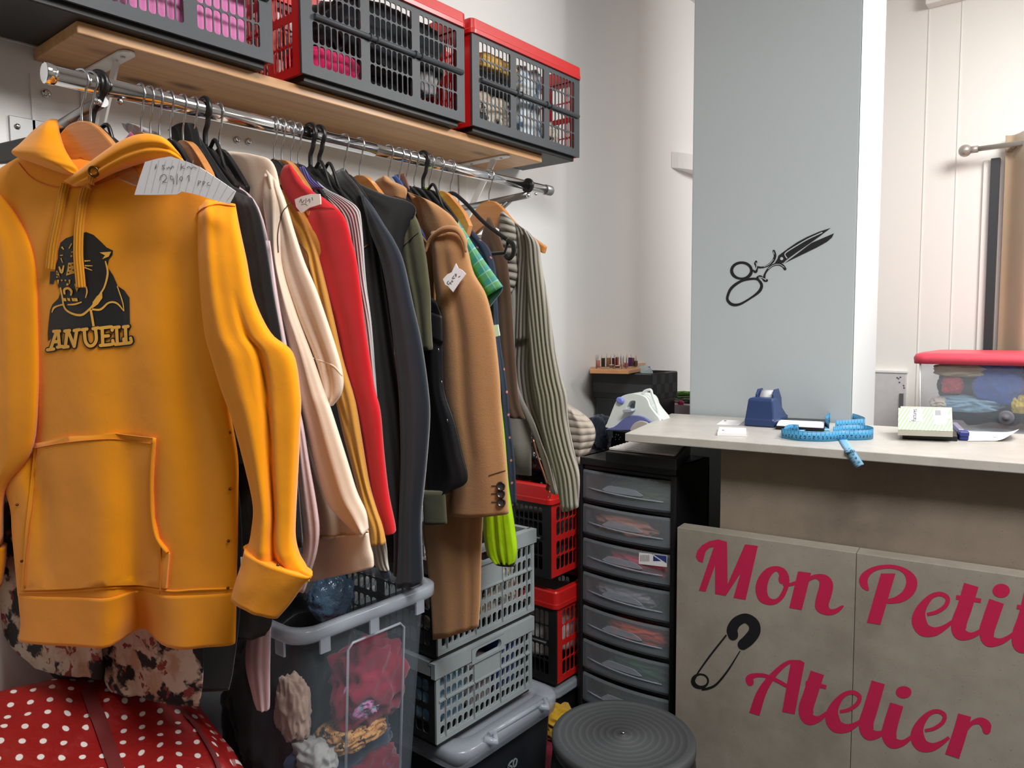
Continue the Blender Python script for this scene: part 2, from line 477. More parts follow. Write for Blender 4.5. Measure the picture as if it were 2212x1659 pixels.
def blob(c, r, amp=0.25, sc=3.0, sub=5, seed=0, fold=True, boxy=0.0):
    bm = bmesh.new(); bmesh.ops.create_icosphere(bm, subdivisions=sub, radius=1.0)
    vs = []
    for v in bm.verts:
        p = v.co.copy()
        if boxy:
            m = max(abs(p.x), abs(p.y), abs(p.z)); p = p.lerp(p/m, boxy)
        q = p*sc+Vector((seed*3.1, seed*1.7, seed*0.9))
        a = mnoise.noise(q)
        if fold: a = 0.6*a+0.5*(1-2*abs(mnoise.noise(q*1.3)))-0.2+0.10*(1-2*abs(mnoise.noise(q*2.6)))-0.05
        k = 1+amp*a
        vs.append((c[0]+p.x*k*r[0], c[1]+p.y*k*r[1], c[2]+p.z*k*r[2]))
    fs = [tuple(v.index for v in f.verts) for f in bm.faces]
    uv = [(p[0], p[2]) for p in vs]
    bm.free()
    return MB().add(vs, fs, uv, True)
# ================================================================== materials used everywhere
M = {}
M['wall'] = wallpaint('white_wall_paint', rgb(243, 243, 242))
M['wall_back'] = wallpaint('warm_white_panel', rgb(240, 237, 232))
M['pillar'] = wallpaint('pale_grey_blue_paint', rgb(186, 195, 199))
M['ceil'] = wallpaint('ceiling_white', rgb(235, 235, 232))
M['floor'] = concrete('grey_floor', rgb(80, 77, 73), rgb(62, 60, 57), 2.0, 0.5)
M['shelf'] = wood('pine_board', rgb(222, 176, 122), rgb(190, 138, 88), 1, 1.0)
M['hanger_wood'] = wood('varnished_hanger_wood', rgb(214, 148, 84), rgb(190, 120, 58), 0, 2.0, 0.35, False, 0.4)
M['tray_wood'] = wood('light_tray_wood', rgb(222, 164, 112), rgb(200, 140, 90), 0, 2.0, 0.5, False)
M['chrome'] = plain('chrome', rgb(225, 226, 228), 0.12, 1.0, 0.02, bump=0.0)
M['steel'] = plain('steel_wire', rgb(190, 192, 196), 0.25, 1.0, 0.02, bump=0.0)
M['dsteel'] = plain('dull_steel', rgb(165, 166, 166), 0.4, 1.0, 0.05, bump=0.02)
M['white_metal'] = plain('white_bracket_enamel', rgb(228, 226, 222), 0.4)
M['blackp'] = plain('black_plastic', rgb(22, 23, 25), 0.35, bump=0.08)
M['blackv'] = cloth('black_velvet', rgb(14, 14, 16))
M['cratep'] = plain('charcoal_crate_plastic', rgb(66, 70, 75), 0.5, bump=0.08)
M['crateb'] = plain('black_crate_plastic', rgb(26, 27, 29), 0.45, bump=0.08)
M['redp'] = plain('red_crate_plastic', rgb(205, 32, 30), 0.35, bump=0.05, coat=0.2)
M['greyp'] = plain('pale_grey_crate_plastic', rgb(134, 143, 146), 0.5, bump=0.06)
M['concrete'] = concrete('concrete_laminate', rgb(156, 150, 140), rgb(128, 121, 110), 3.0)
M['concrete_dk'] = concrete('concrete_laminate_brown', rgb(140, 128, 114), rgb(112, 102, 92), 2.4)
M['top'] = concrete('worktop_laminate', rgb(190, 187, 181), rgb(174, 170, 163), 5.0, 0.35)
M['pink'] = plain('crimson_sign_paint', rgb(190, 30, 78), 0.5, var=0.06)
M['ink'] = plain('black_vinyl', rgb(22, 24, 28), 0.45, var=0.05)
M['paper'] = plain('white_paper', rgb(236, 235, 238), 0.8, var=0.02)
M['pencil'] = plain('pencil_grey', rgb(105, 105, 112), 0.8)
M['rule'] = plain('paper_rule_grey', rgb(190, 190, 198), 0.8)
M['white'] = plain('white_plastic', rgb(232, 233, 232), 0.3)
M['clear'] = translucent('clear_tub_plastic', (0.30, 0.37, 0.44, 1), 0.17, 0.18)
M['clear_rim'] = translucent('frosted_tub_rim', (0.44, 0.49, 0.56, 1), 0.50, 0.22)
M['drawerp'] = translucent('frosted_drawer_plastic', (0.36, 0.41, 0.44, 1), 0.24, 0.22)

# ================================================================== the room
XL, XR, YB, YF, ZC = -1.5, 2.4, 3.6, -1.8, 2.75
struct('wall_left', MB().box((XL-0.1, YF, 0), (XL, YB, ZC)), M['wall'])
struct('wall_back', MB().box((XL-0.1, YB, 0), (XR+0.1, YB+0.1, ZC)), M['wall_back'])
M['wall_dim'] = wallpaint('bounce_damping_taupe', rgb(150, 145, 138))  # for the unseen walls, toned down to cut bounced light
struct('wall_right', MB().box((XR, YF, 0), (XR+0.1, YB, ZC)), M['wall_dim'])
struct('wall_front', MB().box((XL-0.1, YF-0.1, 0), (XR+0.1, YF, ZC)), M['wall_dim'])
struct('floor', MB().box((XL-0.1, YF-0.1, -0.1), (XR+0.1, YB+0.1, 0)), M['floor'])
struct('ceiling', MB().box((XL-0.1, YF-0.1, ZC), (XR+0.1, YB+0.1, ZC+0.1)), M['ceil'])
# raised joints between the panels of the rear wall, and the boxed beam along its top
for i, (px, py) in enumerate(((1995, 400), (2065, 400))):
    x = PY(px, py, YB)[0]
    struct('trim_%d' % (i+1), MB().box((x-0.002, YB-0.003, 0), (x+0.002, YB, ZC)), M['wall_back'])
x = PY(2005, 20, YB)[0]
struct('trim_3', MB().box((x, YB-0.06, PY(2005, 20, YB)[2]), (XR, YB, ZC)), M['wall_back'], bevel=0.004)
struct('trim_4', MB().box((XL, 0.50, 0), (XL+0.004, 0.504, 1.8)), M['wall'])
# pillar, square to the counter
CA = math.radians(6.92); CX = V(math.cos(CA), math.sin(CA), 0); CN = V(-math.sin(CA), math.cos(CA), 0)
pp = V(-1.098, 2.140, 0)+CN*0.004
pl_pillar = plane(pp, -CN)
a = PPL(1494, 480, pl_pillar); b = PPL(1851, 480, pl_pillar); b[2] = a[2] = 0
pil = MB(); c8 = []
for z in (0, ZC):
    for q in (a, b, b+CN*0.50, a+CN*0.50): c8.append((q[0], q[1], z))
pil.hexa(c8)
PIL = thing('pillar', 'square pale grey-blue pillar with a white side, rising behind the counter', 'pillar', (a[0], a[1], 0))
PIL['kind'] = 'structure'
obj('pillar_shaft', pil, M['pillar'], PIL, bevel=0.004)
sk = MB(); q0 = b+CX*0.0006; q1 = b+CN*0.50+CX*0.0006
sk.add([(q0[0], q0[1], 0), (q1[0], q1[1], 0), (q1[0], q1[1], ZC), (q0[0], q0[1], ZC)], [(0, 1, 2, 3)], None, False)
o = obj('side_skin', sk, wallpaint('cool_white_paint', rgb(222, 226, 228)), PIL); o['label'] = 'white painted side of the pillar'
# scissors emblem on the pillar face
zx = lambda x, y: (1540+x*0.13562, 470+y*0.13562)
pr = on_plane(pl_pillar, zx)
S = []
S.append([smooth_loop([(1878,165),(1700,222),(1500,308),(1350,388),(1200,490),(1045,605)], 1)+[(1030,655),(985,728),(1120,725),(1185,665),(1350,545),(1560,400),(1700,300)]])
S.append([[(1932,250),(1895,320),(1820,385),(1650,480),(1400,600),(1140,728),(1300,610),(1570,405)]])
S.append(stroke([(458+158*math.cos(t)*1.0, 845+128*math.sin(t)) for t in [2*PI*k/12 for k in range(12)]], [46, 52, 42, 34, 40, 50, 50, 46, 42, 40, 42, 44], 3, True))
S.append(stroke([(232,1270),(295,1125),(450,1012),(620,976),(720,990),(778,1080),(735,1180),(600,1283),(440,1375),(330,1390),(255,1345)], [42,46,40,36,36,48,46,30,36,46,46], 4, True))
S.append(stroke([(635,838),(680,862),(700,825),(690,765),(680,735),(690,705)], [22,46,36,30,44,40], 5, False, True))
S.append(stroke([(712,792),(800,792),(890,755),(960,690),(992,610),(972,535)], [34,26,34,42,40,42], 5, False, True))
S.append(stroke([(712,955),(755,938),(795,965),(825,1000),(858,1002)], [40,40,34,44,44], 5, False, True))
S.append(stroke([(815,965),(832,895),(885,815),(960,758),(1050,742),(1115,770),(1150,818)], [44,30,34,38,44,46,44], 5, False, True))
obj('scissors_emblem', decal(S, pr, 0.0012), M['ink'], PIL)['label'] = 'black open-scissors silhouette on the pillar face'
S2 = [stroke([(1745,236),(1500,352),(1300,470),(1190,540),(1150,580),(1160,615),(1185,650)], 16, 4),
      [ell(1098, 655, 25, 25)],
      stroke([(968,540),(978,585)], 10, 3), stroke([(690,715),(700,790),(672,845)], 11, 4),
      stroke([(815,785),(900,745),(970,665)], 8, 4), stroke([(880,820),(960,762),(1060,745),(1140,795)], 9, 4),
      stroke([(730,950),(790,960),(850,995)], 11, 4)]
obj('emblem_slit', decal(S2, pr, 0.0020), M['pillar'], PIL)  # pale slit lines and screw hole of the scissors print

# ================================================================== counter
TZ = 1.08; TH = 0.021
FL = PZ(1350, 936, TZ); FR = PZ(2212, 1001, TZ); BL = PZ(1450, 893, TZ); BR = PZ(2198, 937, TZ)
ex = (FR-FL)/np.linalg.norm(FR-FL); FR2 = FL+ex*2.3; ex2 = (BR-BL)/np.linalg.norm(BR-BL); BR2 = BL+ex2*2.4
CT = thing('shop_counter', 'grey concrete-look shop counter with crimson hand lettering on its front', 'counter', (-0.2, 1.75, 0))
mb = MB(); c8 = [(p[0], p[1], z) for z in (TZ-TH, TZ) for p in (FL, FR2, BR2, BL)]
obj('worktop', mb.hexa(c8), M['top'], CT, bevel=0.002)
pl_panel = plane((0, 1.80, 0), -CN)
def panel_pt(px, py): return PPL(px, py, pl_panel)
p0 = panel_pt(1463, 1139); p0 = V(p0[0], p0[1], 0); PT = panel_pt(1463, 1139)[2]
def slabbox(o, w, d, z0, z1):
    c8 = []
    for z in (z0, z1):
        for q in (o, o+CX*w, o+CX*w+CN*d, o+CN*d): c8.append((q[0], q[1], z))
    return MB().hexa(c8)
js = panel_pt(1850, 1195); wj = (V(js[0], js[1], 0)-p0)@CX
obj('front_panel', slabbox(p0, wj-0.0005, 0.05, 0, PT), M['concrete'], CT, bevel=0.0012)
obj('front_panel', slabbox(p0+CX*(wj+0.0005), 1.75, 0.05, 0, PT), M['concrete'], CT, bevel=0.0012)
pl_up = plane(V(0, 1.80, 0)+CN*0.055, -CN)
u0 = PPL(1556, 1100, pl_up); u0 = V(u0[0], u0[1], 0)
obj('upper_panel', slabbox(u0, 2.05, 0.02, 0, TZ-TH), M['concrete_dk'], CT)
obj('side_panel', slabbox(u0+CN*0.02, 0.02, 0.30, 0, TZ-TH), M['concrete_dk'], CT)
# lettering, brush strokes traced on the panel
zl = lambda x, y: (1430+x*0.35353, 1120+y*0.35353)
pr = on_plane(pl_panel, zl)
T = []
T.append([[(250,270),(222,260),(208,232),(216,198),(245,163),(290,138),(345,127),(398,143),(402,400),(508,157),(587,167),(512,496),(437,484),(480,335),(390,472),(325,460),(325,285),(268,446),(226,440),(318,172),(290,178),(268,200),(258,232)]])
T.append([smooth_loop([(572,430),(590,360),(640,305),(700,290),(750,308),(775,350),(778,400),(762,450),(735,495),(690,524),(640,525),(592,498)], 4),
          smooth_loop([(643,440),(650,385),(675,338),(702,322),(716,345),(712,370),(722,395),(745,404),(735,440),(712,478),(685,492),(655,480)], 4)])
T.append(stroke([(740,398),(775,404),(820,392)], [20,20,22]))
T.append([[(832,322),(912,332),(855,558),(778,545)]])
T.append([smooth_loop([(905,352),(960,338),(1010,348),(1042,385),(1045,430),(1030,490),(1018,530),(1030,552),(1060,550),(1095,532),(1112,536),(1080,570),(1040,588),(990,586),(950,565),(935,530),(945,470),(960,420),(962,385),(945,368),(920,372),(895,384)], 3)])
T.append([smooth_loop([(1265,440),(1225,425),(1205,385),(1215,345),(1260,308),(1330,285),(1420,283),(1500,310),(1550,355),(1560,410),(1535,465),(1480,505),(1420,518),(1375,517),(1380,492),(1420,480),(1465,450),(1490,405),(1490,360),(1465,325),(1420,308),(1370,305),(1310,317),(1272,345),(1256,385)], 3)])
T.append([[(1338,335),(1427,335),(1335,648),(1252,635)]])
def letter_e(x, y, s=1.0):
    P = [(92,137),(152,122),(205,84),(217,38),(172,12),(112,32),(57,102),(42,172),(70,228),(132,243),(192,220),(247,180)]
    return stroke([(x+a*s, y+b*s) for a, b in P], [w*s for w in (20,24,27,28,27,33,60,88,84,56,34,20)])
T.append(letter_e(1528, 448))
T.append(stroke([(1890,405),(1850,540),(1815,640),(1825,700),(1880,716),(1935,694),(1978,655)], [92,92,95,84,42,28,18]))
T.append(stroke([(1797,480),(1870,488),(1950,502)], [26,27,26]))
T.append(stroke([(2045,505),(2005,620),(1985,690),(2000,745),(2060,752),(2115,728),(2160,690)], [95,95,92,76,42,28,18]))
T.append([ell(2073, 440, 53, 42)])
T.append(stroke([(2262,440),(2222,600),(2185,715),(2195,778),(2255,790),(2310,765),(2350,730)], [92,92,95,84,42,28,18]))
T.append(stroke([(2168,538),(2240,548),(2322,562)], [26,27,26]))
# Atelier
T.append([[(786,885),(815,868),(845,864),(872,880),(812,1195),(735,1180)]])
T.append(stroke([(838,872),(770,880),(700,935),(640,1010),(600,1085),(565,1195)], [16,24,34,48,60,66]))
T.append(stroke([(540,1000),(535,975),(570,958),(630,960),(700,988),(762,1022)], [44,44,28,24,24,22], 6, False, True))
T.append(stroke([(950,942),(905,1080),(880,1165),(900,1222),(955,1225),(1010,1185)], [86,88,90,78,38,20]))
T.append(stroke([(878,1003),(940,1014),(1005,1030)], [26,27,24]))
T.append(letter_e(1000, 1050, 0.95))
T.append(stroke([(1322,1000),(1275,1160),(1248,1255),(1268,1315),(1330,1316),(1388,1278)], [84,88,90,78,38,20]))
T.append([ell(1477, 1060, 48, 37)])
T.append(stroke([(1435,1135),(1400,1250),(1388,1318),(1412,1368),(1470,1370),(1530,1330)], [84,88,90,74,38,20]))
T.append(letter_e(1520, 1165, 0.95))
T.append(stroke([(1850,1200),(1820,1310),(1773,1452)], [82,86,90], 3))
T.append(stroke([(1852,1300),(1893,1250),(1945,1236),(1980,1262),(1984,1292)], [20,26,44,60,50], 6, False, True))
for w_, a_, b_ in (('Mon', 0, 5), ('Petit', 5, 14), ('Atelier', 14, 99)): obj('painted_word', decal(T[a_:b_], pr, 0.0008), M['pink'], CT)['label'] = 'crimson script word ' + w_
K = []
K.append(stroke([(436,712),(430,675),(458,630),(512,608),(560,640),(566,690),(532,738),(496,768)], [62,66,62,58,66,72,72,66], 6, False, True))
K.append(stroke([(392,714),(300,830),(225,935),(200,985)], [10,11,10,9], 5, False, True))
K.append(stroke([(477,810),(405,925),(335,1010),(285,1036),(250,1042)], [6,11,13,14,14], 5, False, True))
K.append(stroke([(237+46*math.cos(t), 990+40*math.sin(t)) for t in [2*PI*k/12 for k in range(12)]], [11,12,15,19,23,25,25,21,14,10,10,10], 4, True))
obj('safety_pin_emblem', decal(K, pr, 0.0014), M['ink'], CT)['label'] = 'black safety pin painted on the front panel'

# ================================================================== shelf, brackets and clothes rail
SX = -1.31; SZ = 1.824; ST = 0.020; SZT = SZ+ST
SH = thing('wall_shelf', 'long knotty pine shelf board carrying the black and red crates', 'shelf', (-1.4, 1.12, SZ))
obj('board', MB().box((XL+0.001, 0.508, SZ), (SX, 1.735, SZT)), M['shelf'], SH, bevel=0.002)
def bracket(y, label):
    t = thing('shelf_bracket', label, 'bracket', (XL, y, SZ), 'white shelf brackets')
    z = SZ-0.0005; w = 0.014
    pl = [(XL+0.002, -w), (XL+0.165, -w), (XL+0.176, -w*0.6), (XL+0.180, 0), (XL+0.176, w*0.6), (XL+0.165, w), (XL+0.002, w)]
    mb = MB().prism([(p[0], y+p[1]) for p in pl], (0, 0, z-0.004), (1, 0, 0), (0, 1, 0), (0, 0, 1), 0.004)
    obj('top_arm', mb, M['white_metal'], t, bevel=0.001)
    obj('wall_arm', MB().box((XL+0.0005, y-w, z-0.20), (XL+0.0045, y+w, z-0.004)), M['white_metal'], t)
    obj('brace', MB().bar((XL+0.005, y, z-0.17), (XL+0.125, y, z-0.004), 0.020, 0.004, (0, 1, 0)), M['white_metal'], t)
    for x in (XL+0.150, XL+0.04): obj('screw', MB().lathe([(0.004, z-0.0040), (0.004, z-0.0055), (0.002, z-0.006)], (x, y, 0), 10), M['dsteel'], t)
bracket(0.595, 'white metal shelf bracket under the left end of the pine shelf')
bracket(1.600, 'white metal shelf bracket under the right end of the pine shelf')
RX, RZ = -1.2, 1.716
RL = thing('clothes_rail', 'chrome clothes rail on wall arms below the pine shelf, full of hangers', 'clothes rail', (RX, 1.02, RZ))
def roddir(y0, y1, r): return MB().lathe([(r, -y) for y in (y0, y1)], (RX, 0, RZ), 24, True, 1)
def rod(y0, y1, r):
    rings = [[(RX+r*math.cos(2*PI*k/24), y, RZ+r*math.sin(2*PI*k/24)) for k in range(24)] for y in (y0, y1)]
    return MB().loft(rings)
obj('rail', rod(0.425, 1.02, 0.0135), M['chrome'], RL)
obj('rail', rod(1.02, 1.615, 0.0118), M['chrome'], RL)
obj('end_cap', rod(0.418, 0.432, 0.0150), M['chrome'], RL, bevel=0.002)
obj('end_cap', rod(1.60, 1.626, 0.0133), M['dsteel'], RL, bevel=0.001)
for y in (0.492, 1.528):
    obj('clamp_ring', rod(y-0.004, y+0.004, 0.0185), M['blackp'], RL, bevel=0.002)
    obj('wall_arm', MB().tube([(RX, y+0.004, RZ-0.022), (-1.36, y+0.004, RZ-0.030), (XL+0.004, y+0.004, RZ-0.034)], 0.009, 12), M['dsteel'], RL)
    obj('wall_arm', MB().tube([(RX-0.06, y+0.006, RZ-0.026), (-1.38, y+0.006, RZ-0.10), (XL+0.006, y+0.006, RZ-0.16)], 0.007, 10), M['dsteel'], RL)
    w = obj('wall_plate', MB().box((XL+0.0005, y-0.028, RZ-0.20), (XL+0.004, y+0.028, RZ+0.005)), M['dsteel'], RL, bevel=0.001)
    for (dy, dz) in ((-0.016, -0.012), (0.016, -0.012), (-0.016, -0.185), (0.016, -0.185)):
        obj('screw', MB().ball((XL+0.005, y+dy, RZ+dz), (0.003, 0.005, 0.005), 6), M['chrome'], w)
    for q_, r_ in (((RX+0.004, y-0.004, RZ-0.026), 0.006), ((RX+0.004, y+0.028, RZ-0.018), 0.005)): obj('clamp_bolt', MB().ball(q_, r_, 6), M['chrome'], RL)
for i, (px, py) in enumerate(((511, 302), (536, 306), (99, 202), (1240, 396), (968, 408))):
    if i > 2: continue
    p = PX(px, py, XL)
    mb = MB().lathe([(0.001, 0), (0.0075, 0.0), (0.0075, 0.004), (0.004, 0.006), (0.003, 0.006), (0.0025, 0.003)], (p[0], p[1], p[2]), 14, True, 0)
    tag(obj('wall_screw', mb, M['chrome']), ['shiny wall screw right under the rail, left one of the close pair', 'shiny wall screw right under the rail, right one of the close pair', 'single wall screw near the left end of the rail'][i], 'screw', 'screws in the left wall')
# ================================================================== folding crates
def lattice(mb, o, exv, ezv, en, w, h, th, cols, rows, nslot, band, post, edge, gap=0.0024, blank=()):
    """a lattice wall: cols x halves of slotted fields between posts; rows = heights of slot rows from the bottom"""
    o, exv, ezv, en = map(lambda a: np.array(a, float), (o, exv, ezv, en))
    def rect(x0, z0, x1, z1, t=th, d=0.0):
        a = o+exv*x0+ezv*z0+en*d
        mb.hexa([a, a+exv*(x1-x0), a+exv*(x1-x0)+en*t, a+en*t] + [q+ezv*(z1-z0) for q in (a, a+exv*(x1-x0), a+exv*(x1-x0)+en*t, a+en*t)])
    rect(0, 0, w, edge[0]); rect(0, h-edge[1], w, h); rect(0, edge[0], edge[2], h-edge[1]); rect(w-edge[2], edge[0], w, h-edge[1])
    x0, x1, z0, z1 = edge[2], w-edge[2], edge[0], h-edge[1]
    fw = (x1-x0-post*(cols-1))/cols
    zs = [(z0, (z0+z1)/2-band/2), ((z0+z1)/2+band/2, z1)] if band else [(z0, z1)]
    if band: rect(x0, (z0+z1)/2-band/2, x1, (z0+z1)/2+band/2, th*1.0)
    for c in range(cols):
        a = x0+c*(fw+post)
        if c: rect(a-post, z0, a, z1, th*1.25)
        for (b0, b1) in zs:
            rh = (b1-b0)/rows
            for r in range(rows):
                sw = fw/nslot
                for k in range(nslot):
                    if (c, r, k) in blank:
                        rect(a+k*sw, b0+r*rh, a+(k+1)*sw, b0+(r+1)*rh); continue
                    cx0, cz0 = a+k*sw, b0+r*rh
                    mb.frame_plate(o, exv, ezv, en, (cx0, cz0, cx0+sw, cz0+rh), (cx0+gap/2, cz0+gap*0.6, cx0+sw-gap/2, cz0+rh-gap*0.6), 0.0022, 0.38, 3)
    return mb
def red_crate(label, loc, L, D, H, rimh, matL, group, axis='y', cols=3, cold=2):
    """long sides face +x/-x when axis='y' (length along y); origin at the front-left-bottom corner of the panel box"""
    t = thing('folding_crate', label, 'crate', loc, group)
    x0, y0, z0 = loc
    if axis == 'y':   # length along y, front face at x0, body behind it toward -x
        eL, eD = V(0, 1, 0), V(-1, 0, 0)
    else:             # length along -x, front face at y0, body behind toward +y
        eL, eD = V(-1, 0, 0), V(0, 1, 0)
    o = V(*loc); Z = V(0, 0, 1); th = 0.006; base = 0.012
    o1 = o+Z*base
    def wallL(oo, en): return lattice(MB(), oo, eL, Z, en, L, H, th, cols, 2, 8 if cols == 3 else 6, 0.014, 0.022, (0.020, 0.012, 0.026))
    obj('long_side', wallL(o1, eD), matL, t)
    obj('long_side', wallL(o1+eD*(D-th), eD), matL, t)
    # hinge rod on the outside of the front
    mb = MB().tube([o1+eL*0.03+Z*(H*0.5+0.004)-eD*0.003, o1+eL*(L-0.01)+Z*(H*0.5+0.004)-eD*0.003], 0.006, 10)
    for f in (0.36, 0.40, 0.64, 0.68): mb.tube([o1+eL*(L*f)+Z*(H*0.5+0.004)-eD*0.004, o1+eL*(L*f+0.004)+Z*(H*0.5+0.004)-eD*0.004], 0.0085, 10)
    obj('hinge', mb, matL, t)
    def wallD(oo, en): return lattice(MB(), oo, eD, Z, en, D-2*th-0.004, H, th, cold, 2, 5, 0.012, 0.02, (0.016, 0.012, 0.022))
    obj('end_panel', wallD(o1+eD*(th+0.002)+eL*0.001, eL), M['redp'], t)
    obj('end_panel', wallD(o1+eD*(th+0.002)+eL*(L-th-0.001), eL), M['redp'], t)
    mb = MB(); a, b = o+eL*0.012+eD*0.012, o+eL*(L-0.012)+eD*(D-0.012)
    lo = np.minimum(a, b); hi = np.maximum(a, b); hi[2] = z0+base+0.004
    mb.box(lo, hi)
    for f in (0.25, 0.5, 0.75):
        q = o+eL*(L*f); lo2 = np.minimum(q+eD*0.02-eL*0.002, q+eD*(D-0.02)+eL*0.002); hi2 = np.maximum(q+eD*0.02-eL*0.002, q+eD*(D-0.02)+eL*0.002)
        lo2[2] = z0; hi2[2] = z0+base; mb.box(lo2, hi2)
    obj('base', mb, M['crateb'], t, bevel=0.002)
    # rim: a rounded red ring
    mb = MB(); e = 0.006
    zA = z0+base+H-0.001; ring = []
    def rr(off, r, z):
        p = rrect(-off, -off, L+off, D+off, r, 5)
        return [o+eL*q[0]+eD*q[1]+Z*(z-z0) for q in p]
    rings = [rr(e, 0.016, zA), rr(e+0.001, 0.017, zA+rimh*0.25), rr(e, 0.016, zA+rimh*0.3), rr(e-0.001, 0.015, zA+rimh*0.92), rr(e-0.004, 0.013, zA+rimh), rr(-0.012, 0.008, zA+rimh), rr(-0.012, 0.008, zA)]
    mb.loft(rings+[rings[0]], False, True, None, False)
    obj('rim', mb, M['redp'], t, bevel=0.0)
    return t
CXF = -1.275; CD = 0.218; CZ = SZT
G1 = 'folding crates on the pine shelf'
cl = 0.470
red_crate('black and red folding crate hanging over the right end of the pine shelf', (CXF, 1.4025, CZ), cl, CD, 0.224, 0.036, M['cratep'], G1)
red_crate('black and red folding crate in the middle of the pine shelf, filled with dark cloth', (CXF, 0.905, CZ), cl, CD, 0.224, 0.036, M['cratep'], G1)
red_crate('black and red folding crate with pink cloth, over the left end of the pine shelf', (CXF, 0.371, CZ), cl, CD, 0.224, 0.036, M['cratep'], G1)
def cl_(n, c, **k): return cloth(n, c, **k)
M['f_pink'] = cloth('pink_cotton', rgb(232, 140, 196)); M['f_orange'] = cloth('orange_cotton', rgb(226, 110, 40))
M['f_dark'] = cloth('charcoal_wool', rgb(30, 33, 38)); M['f_mag'] = cloth('magenta_knit', rgb(200, 30, 90)); M['f_grey'] = cloth('grey_shirting', rgb(150, 150, 152))
M['f_blue'] = floral('blue_white_print', rgb(205, 220, 232), rgb(90, 125, 160), rgb(225, 230, 235), 30); M['f_yel'] = cloth('mustard_cream', rgb(224, 178, 92))
M['f_ecru'] = floral('ecru_print', rgb(205, 200, 188), rgb(40, 40, 44), rgb(180, 172, 155), 40); M['f_blk'] = cloth('black_cloth', rgb(18, 18, 20))
bz = CZ+0.018
def bundle(name, label, c, r, mat, amp=0.22, sc=2.6, seed=0, boxy=0.6, group=None, cat='cloth'):
    o = obj(name, blob(c, r, amp, sc, 5, seed, True, boxy), mat); return tag(o, label, cat, group)
GB = 'folded cloths inside the shelf crates'
xm = CXF-CD/2
bundle('folded_cloth', 'bright pink folded cloth showing through the left crate', (xm+0.035, 0.69, bz+0.075), (0.055, 0.115, 0.072), M['f_pink'], 0.08, 2.0, 1, 0.8, GB)
bundle('folded_cloth', 'orange cloth lying on the pink one in the left crate', (xm+0.02, 0.68, bz+0.172), (0.06, 0.10, 0.020), M['f_orange'], 0.1, 2.0, 2, 0.6, GB)
bundle('folded_cloth', 'charcoal cloth filling the upper part of the middle crate', (xm+0.012, 1.19, bz+0.145), (0.070, 0.155, 0.070), M['f_dark'], 0.15, 2.0, 3, 0.7, GB)
bundle('folded_cloth', 'magenta knit at the bottom of the middle crate', (xm+0.035, 1.01, bz+0.040), (0.052, 0.075, 0.035), M['f_mag'], 0.15, 2.0, 4, 0.5, GB)
bundle('folded_cloth', 'grey shirting scrap at the right of the middle crate', (xm+0.06, 1.285, bz+0.085), (0.022, 0.03, 0.040), M['f_grey'], 0.2, 2.0, 5, 0.4, GB)
bundle('folded_cloth', 'black cloth at the bottom of the middle crate', (xm-0.02, 1.19, bz+0.036), (0.05, 0.09, 0.034), M['f_blk'], 0.15, 2.0, 6, 0.7, GB)
bundle('folded_cloth', 'blue and white printed cloth in the right crate', (xm+0.03, 1.675, bz+0.110), (0.055, 0.050, 0.105), M['f_blue'], 0.12, 2.0, 7, 0.7, GB)
bundle('folded_cloth', 'ecru printed cloth at the left of the right crate', (xm+0.030, 1.52, bz+0.050), (0.060, 0.080, 0.046), M['f_ecru'], 0.15, 2.0, 8, 0.7, GB)
bundle('folded_cloth', 'mustard cloth lying on the black one in the right crate', (xm+0.028, 1.545, bz+0.182), (0.058, 0.075, 0.020), M['f_yel'], 0.12, 2.0, 9, 0.7, GB)
bundle('folded_cloth', 'black cloth in the middle of the right crate', (xm+0.02, 1.53, bz+0.128), (0.060, 0.080, 0.032), M['f_blk'], 0.15, 2.0, 10, 0.7, GB)
bundle('folded_cloth', 'ecru printed cloth at the far right of the right crate', (xm+0.02, 1.79, bz+0.045), (0.05, 0.045, 0.042), M['f_ecru'], 0.2, 2.0, 11, 0.6, GB)

# ================================================================== things on the floor
# two black and red crates stacked in the corner beside the drawer tower
G2 = 'black and red crates stacked beside the drawer tower'
FX = -1.200
SB = thing('storage_tub', 'low lidded tub under the two stacked black and red crates', 'tub', (FX-0.15, 1.80, 0))
obj('body', MB().rbox((-1.478, 1.668, 0.0), (FX-0.015, 1.935, 0.300), 0.03), M['blackp'], SB)
obj('lid', MB().rbox((-1.497, 1.634, 0.3005), (FX+0.004, 1.950, 0.326), 0.035, 6), M['clear_rim'], SB, bevel=0.006)
red_crate('lower of the two black and red crates stacked beside the drawer tower', (FX-0.006, 1.657, 0.3265), 0.276, 0.285, 0.222, 0.050, M['crateb'], G2, 'x', 2, 2)
red_crate('upper of the two black and red crates stacked beside the drawer tower', (FX-0.008, 1.632, 0.6405), 0.276, 0.285, 0.212, 0.052, M['crateb'], G2, 'x', 2, 2)
bundle('folded_cloth', 'white cloth inside the lower black and red floor crate', (-1.34, 1.79, 0.47), (0.09, 0.09, 0.09), M['white'], 0.15, 2.0, 21, 0.8)
bundle('folded_cloth', 'dark cloth inside the upper black and red floor crate', (-1.34, 1.77, 0.75), (0.10, 0.10, 0.07), M['f_blk'], 0.15, 2.0, 22, 0.8)
M['bag'] = plain('shiny_black_film', rgb(14, 15, 18), 0.14, 0.0, 0.1, spec=0.7, bump=0.0)
t = NT('crinkled_black_film'); o_ = t.co()
M['bag'] = t.done(t.bsdf(rgb(13, 14, 17), 0.18, 0, t.bump(t.noise(o_, 24, 4, 0.6), 0.9, 0.012), spec=0.6))
tag(obj('rubbish_bag', blob((-1.355, 1.735, 0.985), (0.125, 0.090, 0.085), 0.18, 2.2, 5, 31), M['bag']), 'shiny black plastic bag lying on top of the upper red-rimmed crate', 'bag')

